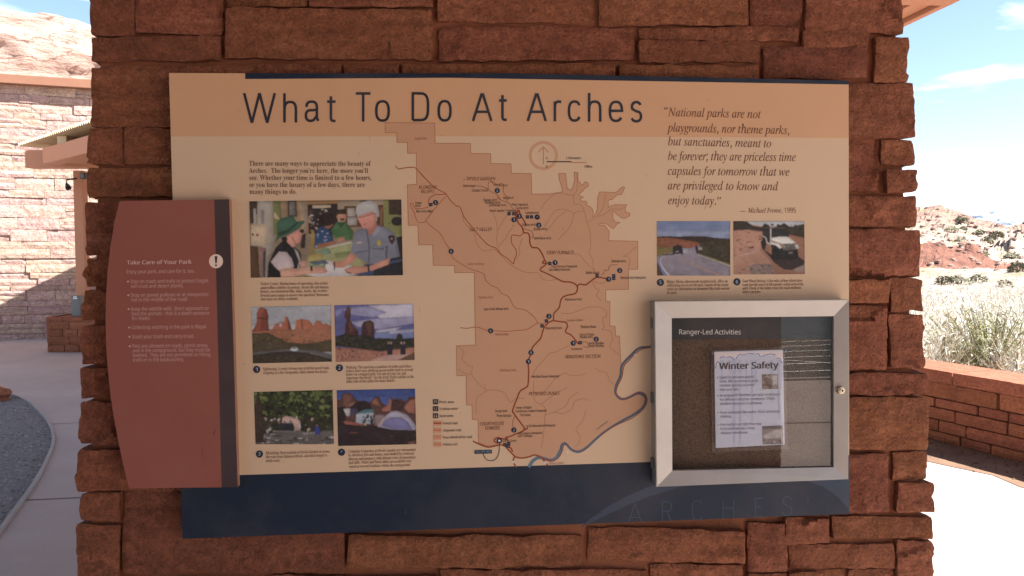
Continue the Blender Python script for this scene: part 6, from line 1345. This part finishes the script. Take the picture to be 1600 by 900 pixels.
# stone pedestal under the post, and what hangs there
pq = [ground(92, 547), ground(134, 548)]
pd = thing('stone_pedestal', 'short sandstone block pedestal under the porch post', 'pedestal', (pb.x, pb.y, 0))
hx = abs(pq[0].x - pb.x) + .02; hgt = 0.56
PFm = Matrix.Translation((pb.x, pb.y, 0)) @ Matrix.Rotation(R(4), 4, 'Z') @ Matrix(((1, 0, 0, 0), (0, 0, -1, 0), (0, 1, 0, 0), (0, 0, 0, 1)))
bm = bmesh.new(); bm_box(bm, (pb.x, pb.y, hgt / 2 - .01), (2 * hx - .05, 2 * hx - .05, hgt - .02)); bmobj('mortar_core', bm, MORTAR, pd)
V = []; Fc = []; g = random.Random(4)
for rot in range(4):
    fr = Matrix.Translation((pb.x, pb.y, 0)) @ Matrix.Rotation(R(90 * rot), 4, 'Z') @ Matrix(((1, 0, 0, 0), (0, 0, -1, 0), (0, 1, 0, 0), (0, 0, 0, 1)))
    n0 = len(V)
    for xa, xb, ya, yb in ashlar(-hx, hx, 0, hgt, (.1, .17), (.2, .38), g):
        add_stone(V, Fc, [(xa + .004, yb - .004), (xb - .004, yb - .004), (xb - .004, ya + .004), (xa + .004, ya + .004)], hx, .05, .06, .008, .012, (0, 0), g.uniform(0, 90), .02)
    for i in range(n0, len(V)): V[i] = fr @ V[i]
obj('stone_facing', V, Fc, WALLSAND, pd)
bx = at_depth(121, 474, 12.45); t_box = thing('dispenser_box', 'small dark grey metal box on the stone pedestal', 'box', (bx.x, bx.y, hgt))
bm = bmesh.new(); hb = (490 - 458) / F * 12.45; bm_box(bm, (bx.x, bx.y, hgt + hb / 2), (.14, .12, hb), bevel=.01); bmobj('body', bm, GREYMETAL, t_box)
for dz, w in ((.07, .06), (.045, .05)):
    bm = bmesh.new(); bm_box(bm, (bx.x, bx.y - .062, hgt + hb - dz + .03), (w, .004, .016)); bmobj('label_plate', bm, simple('white_label', (.75, .75, .72), .5), t_box)
lp0 = at_depth(122, 277, 12.66); lp1 = at_depth(104, 281, 12.5); lp2 = at_depth(104, 287, 12.5); lp3 = at_depth(107, 294, 12.45)
lt = thing('spotlight', 'small black spotlight on a thin bent arm beside the porch post', 'light', lp0)
bm = bmesh.new(); bm_tube(bm, [lp0 + Vector((.02, .06, 0)), lp1, lp2], .012, 8); bmobj('arm', bm, BLACK, lt)
bm = bmesh.new(); bm_tube(bm, [lp2, lp2.lerp(lp3, .5), lp3], [.02, .035, .045], 10); bmobj('lamp_head', bm, BLACK, lt)
sp_ = at_depth(131, 275, 12.6); ss = thing('loudspeaker', 'small black box fixed high on the porch post', 'loudspeaker', sp_)
bm = bmesh.new(); bm_box(bm, sp_, (.085, .1, .1), bevel=.01); bmobj('housing', bm, BLACK, ss)
bm = bmesh.new(); bm_box(bm, sp_ + Vector((0, -.052, 0)), (.06, .006, .07)); bmobj('grille', bm, GREYMETAL, ss)

# ------------------------------------------------------------------ what stands behind the photographer (mirrored in the glass)
sheet('car_park', [(-30, -40), (40, -40), (40, -8.2), (-30, -8.2)], -0.024, ASPHALT)
sheet('pavement', [(LWb.x + 3, -8.2), (LWb.x + 3, -7.2), (-30, -7.2), (-30, -8.2)], 0.0, CONC)
bm = bmesh.new(); bm_box(bm, (5, -8.28, -.02), (70, .15, .10), bevel=.01); tag(bmobj('kerb', bm, KERBM), kind='structure')
for k in range(6):
    strip('parking_line', (3.5, -9.3 - .95 * k, 0), (15, -9.9 - 1.25 * k, 0), .09, -0.020, LINEPAINT)
strip('pavement_joint', (1.5, -5.2, 0), (8, -4.7, 0), .05, .004, JOINT)
strip('parking_line', (5.2, -13.4, 0), (9.5, -8.9, 0), .10, -0.016, LINEPAINT)
rp_ = thing('porch_pillar', 'stone pillar behind the photographer, mirrored dimly in the notice case glass', 'pillar', (2.6, -3.6, 0))
V = []; Fc = []; g = random.Random(6)
for rot in range(4):
    fr = Matrix.Translation((2.6, -3.6, 0)) @ Matrix.Rotation(R(90 * rot), 4, 'Z') @ Matrix(((1, 0, 0, 0), (0, 0, -1, 0), (0, 1, 0, 0), (0, 0, 0, 1)))
    n0 = len(V)
    for xa, xb, ya, yb in ashlar(-.42, .42, 0, 3.2, (.1, .2), (.25, .5), g):
        add_stone(V, Fc, [(xa + .006, yb - .006), (xb - .006, yb - .006), (xb - .006, ya + .006), (xa + .006, ya + .006)], .42, .05, .06, .008, .012, (0, 0), g.uniform(0, 90), .02)
    for i in range(n0, len(V)): V[i] = fr @ V[i]
obj('stone_facing', V, Fc, SAND, rp_)
bm = bmesh.new(); bm_box(bm, (2.6, -3.6, 1.6), (.80, .80, 3.2)); bmobj('mortar_core', bm, MORTAR, rp_)

vc = thing('visitor_centre', 'shaded building front behind the photographer, mirrored in the left of the case glass', 'building', (-0.1, -8.2, 0))
bm = bmesh.new(); bm_box(bm, (-0.1, -8.2, 1.75), (8.0, 4.0, 3.5), bevel=.02); bmobj('wall', bm, WALLSAND, vc)
for x in (-2.8, 0, 2.6):
    bm = bmesh.new(); bm_box(bm, (x, -6.19, 1.5), (1.7, .06, 1.9), bevel=.01); w_ = bmobj('window', bm, BLACK, vc)
    bm = bmesh.new(); bm_box(bm, (x, -6.15, .5), (1.9, .12, .08), bevel=.01); sl = bmobj('sill', bm, TAN, vc)
flush_ink()
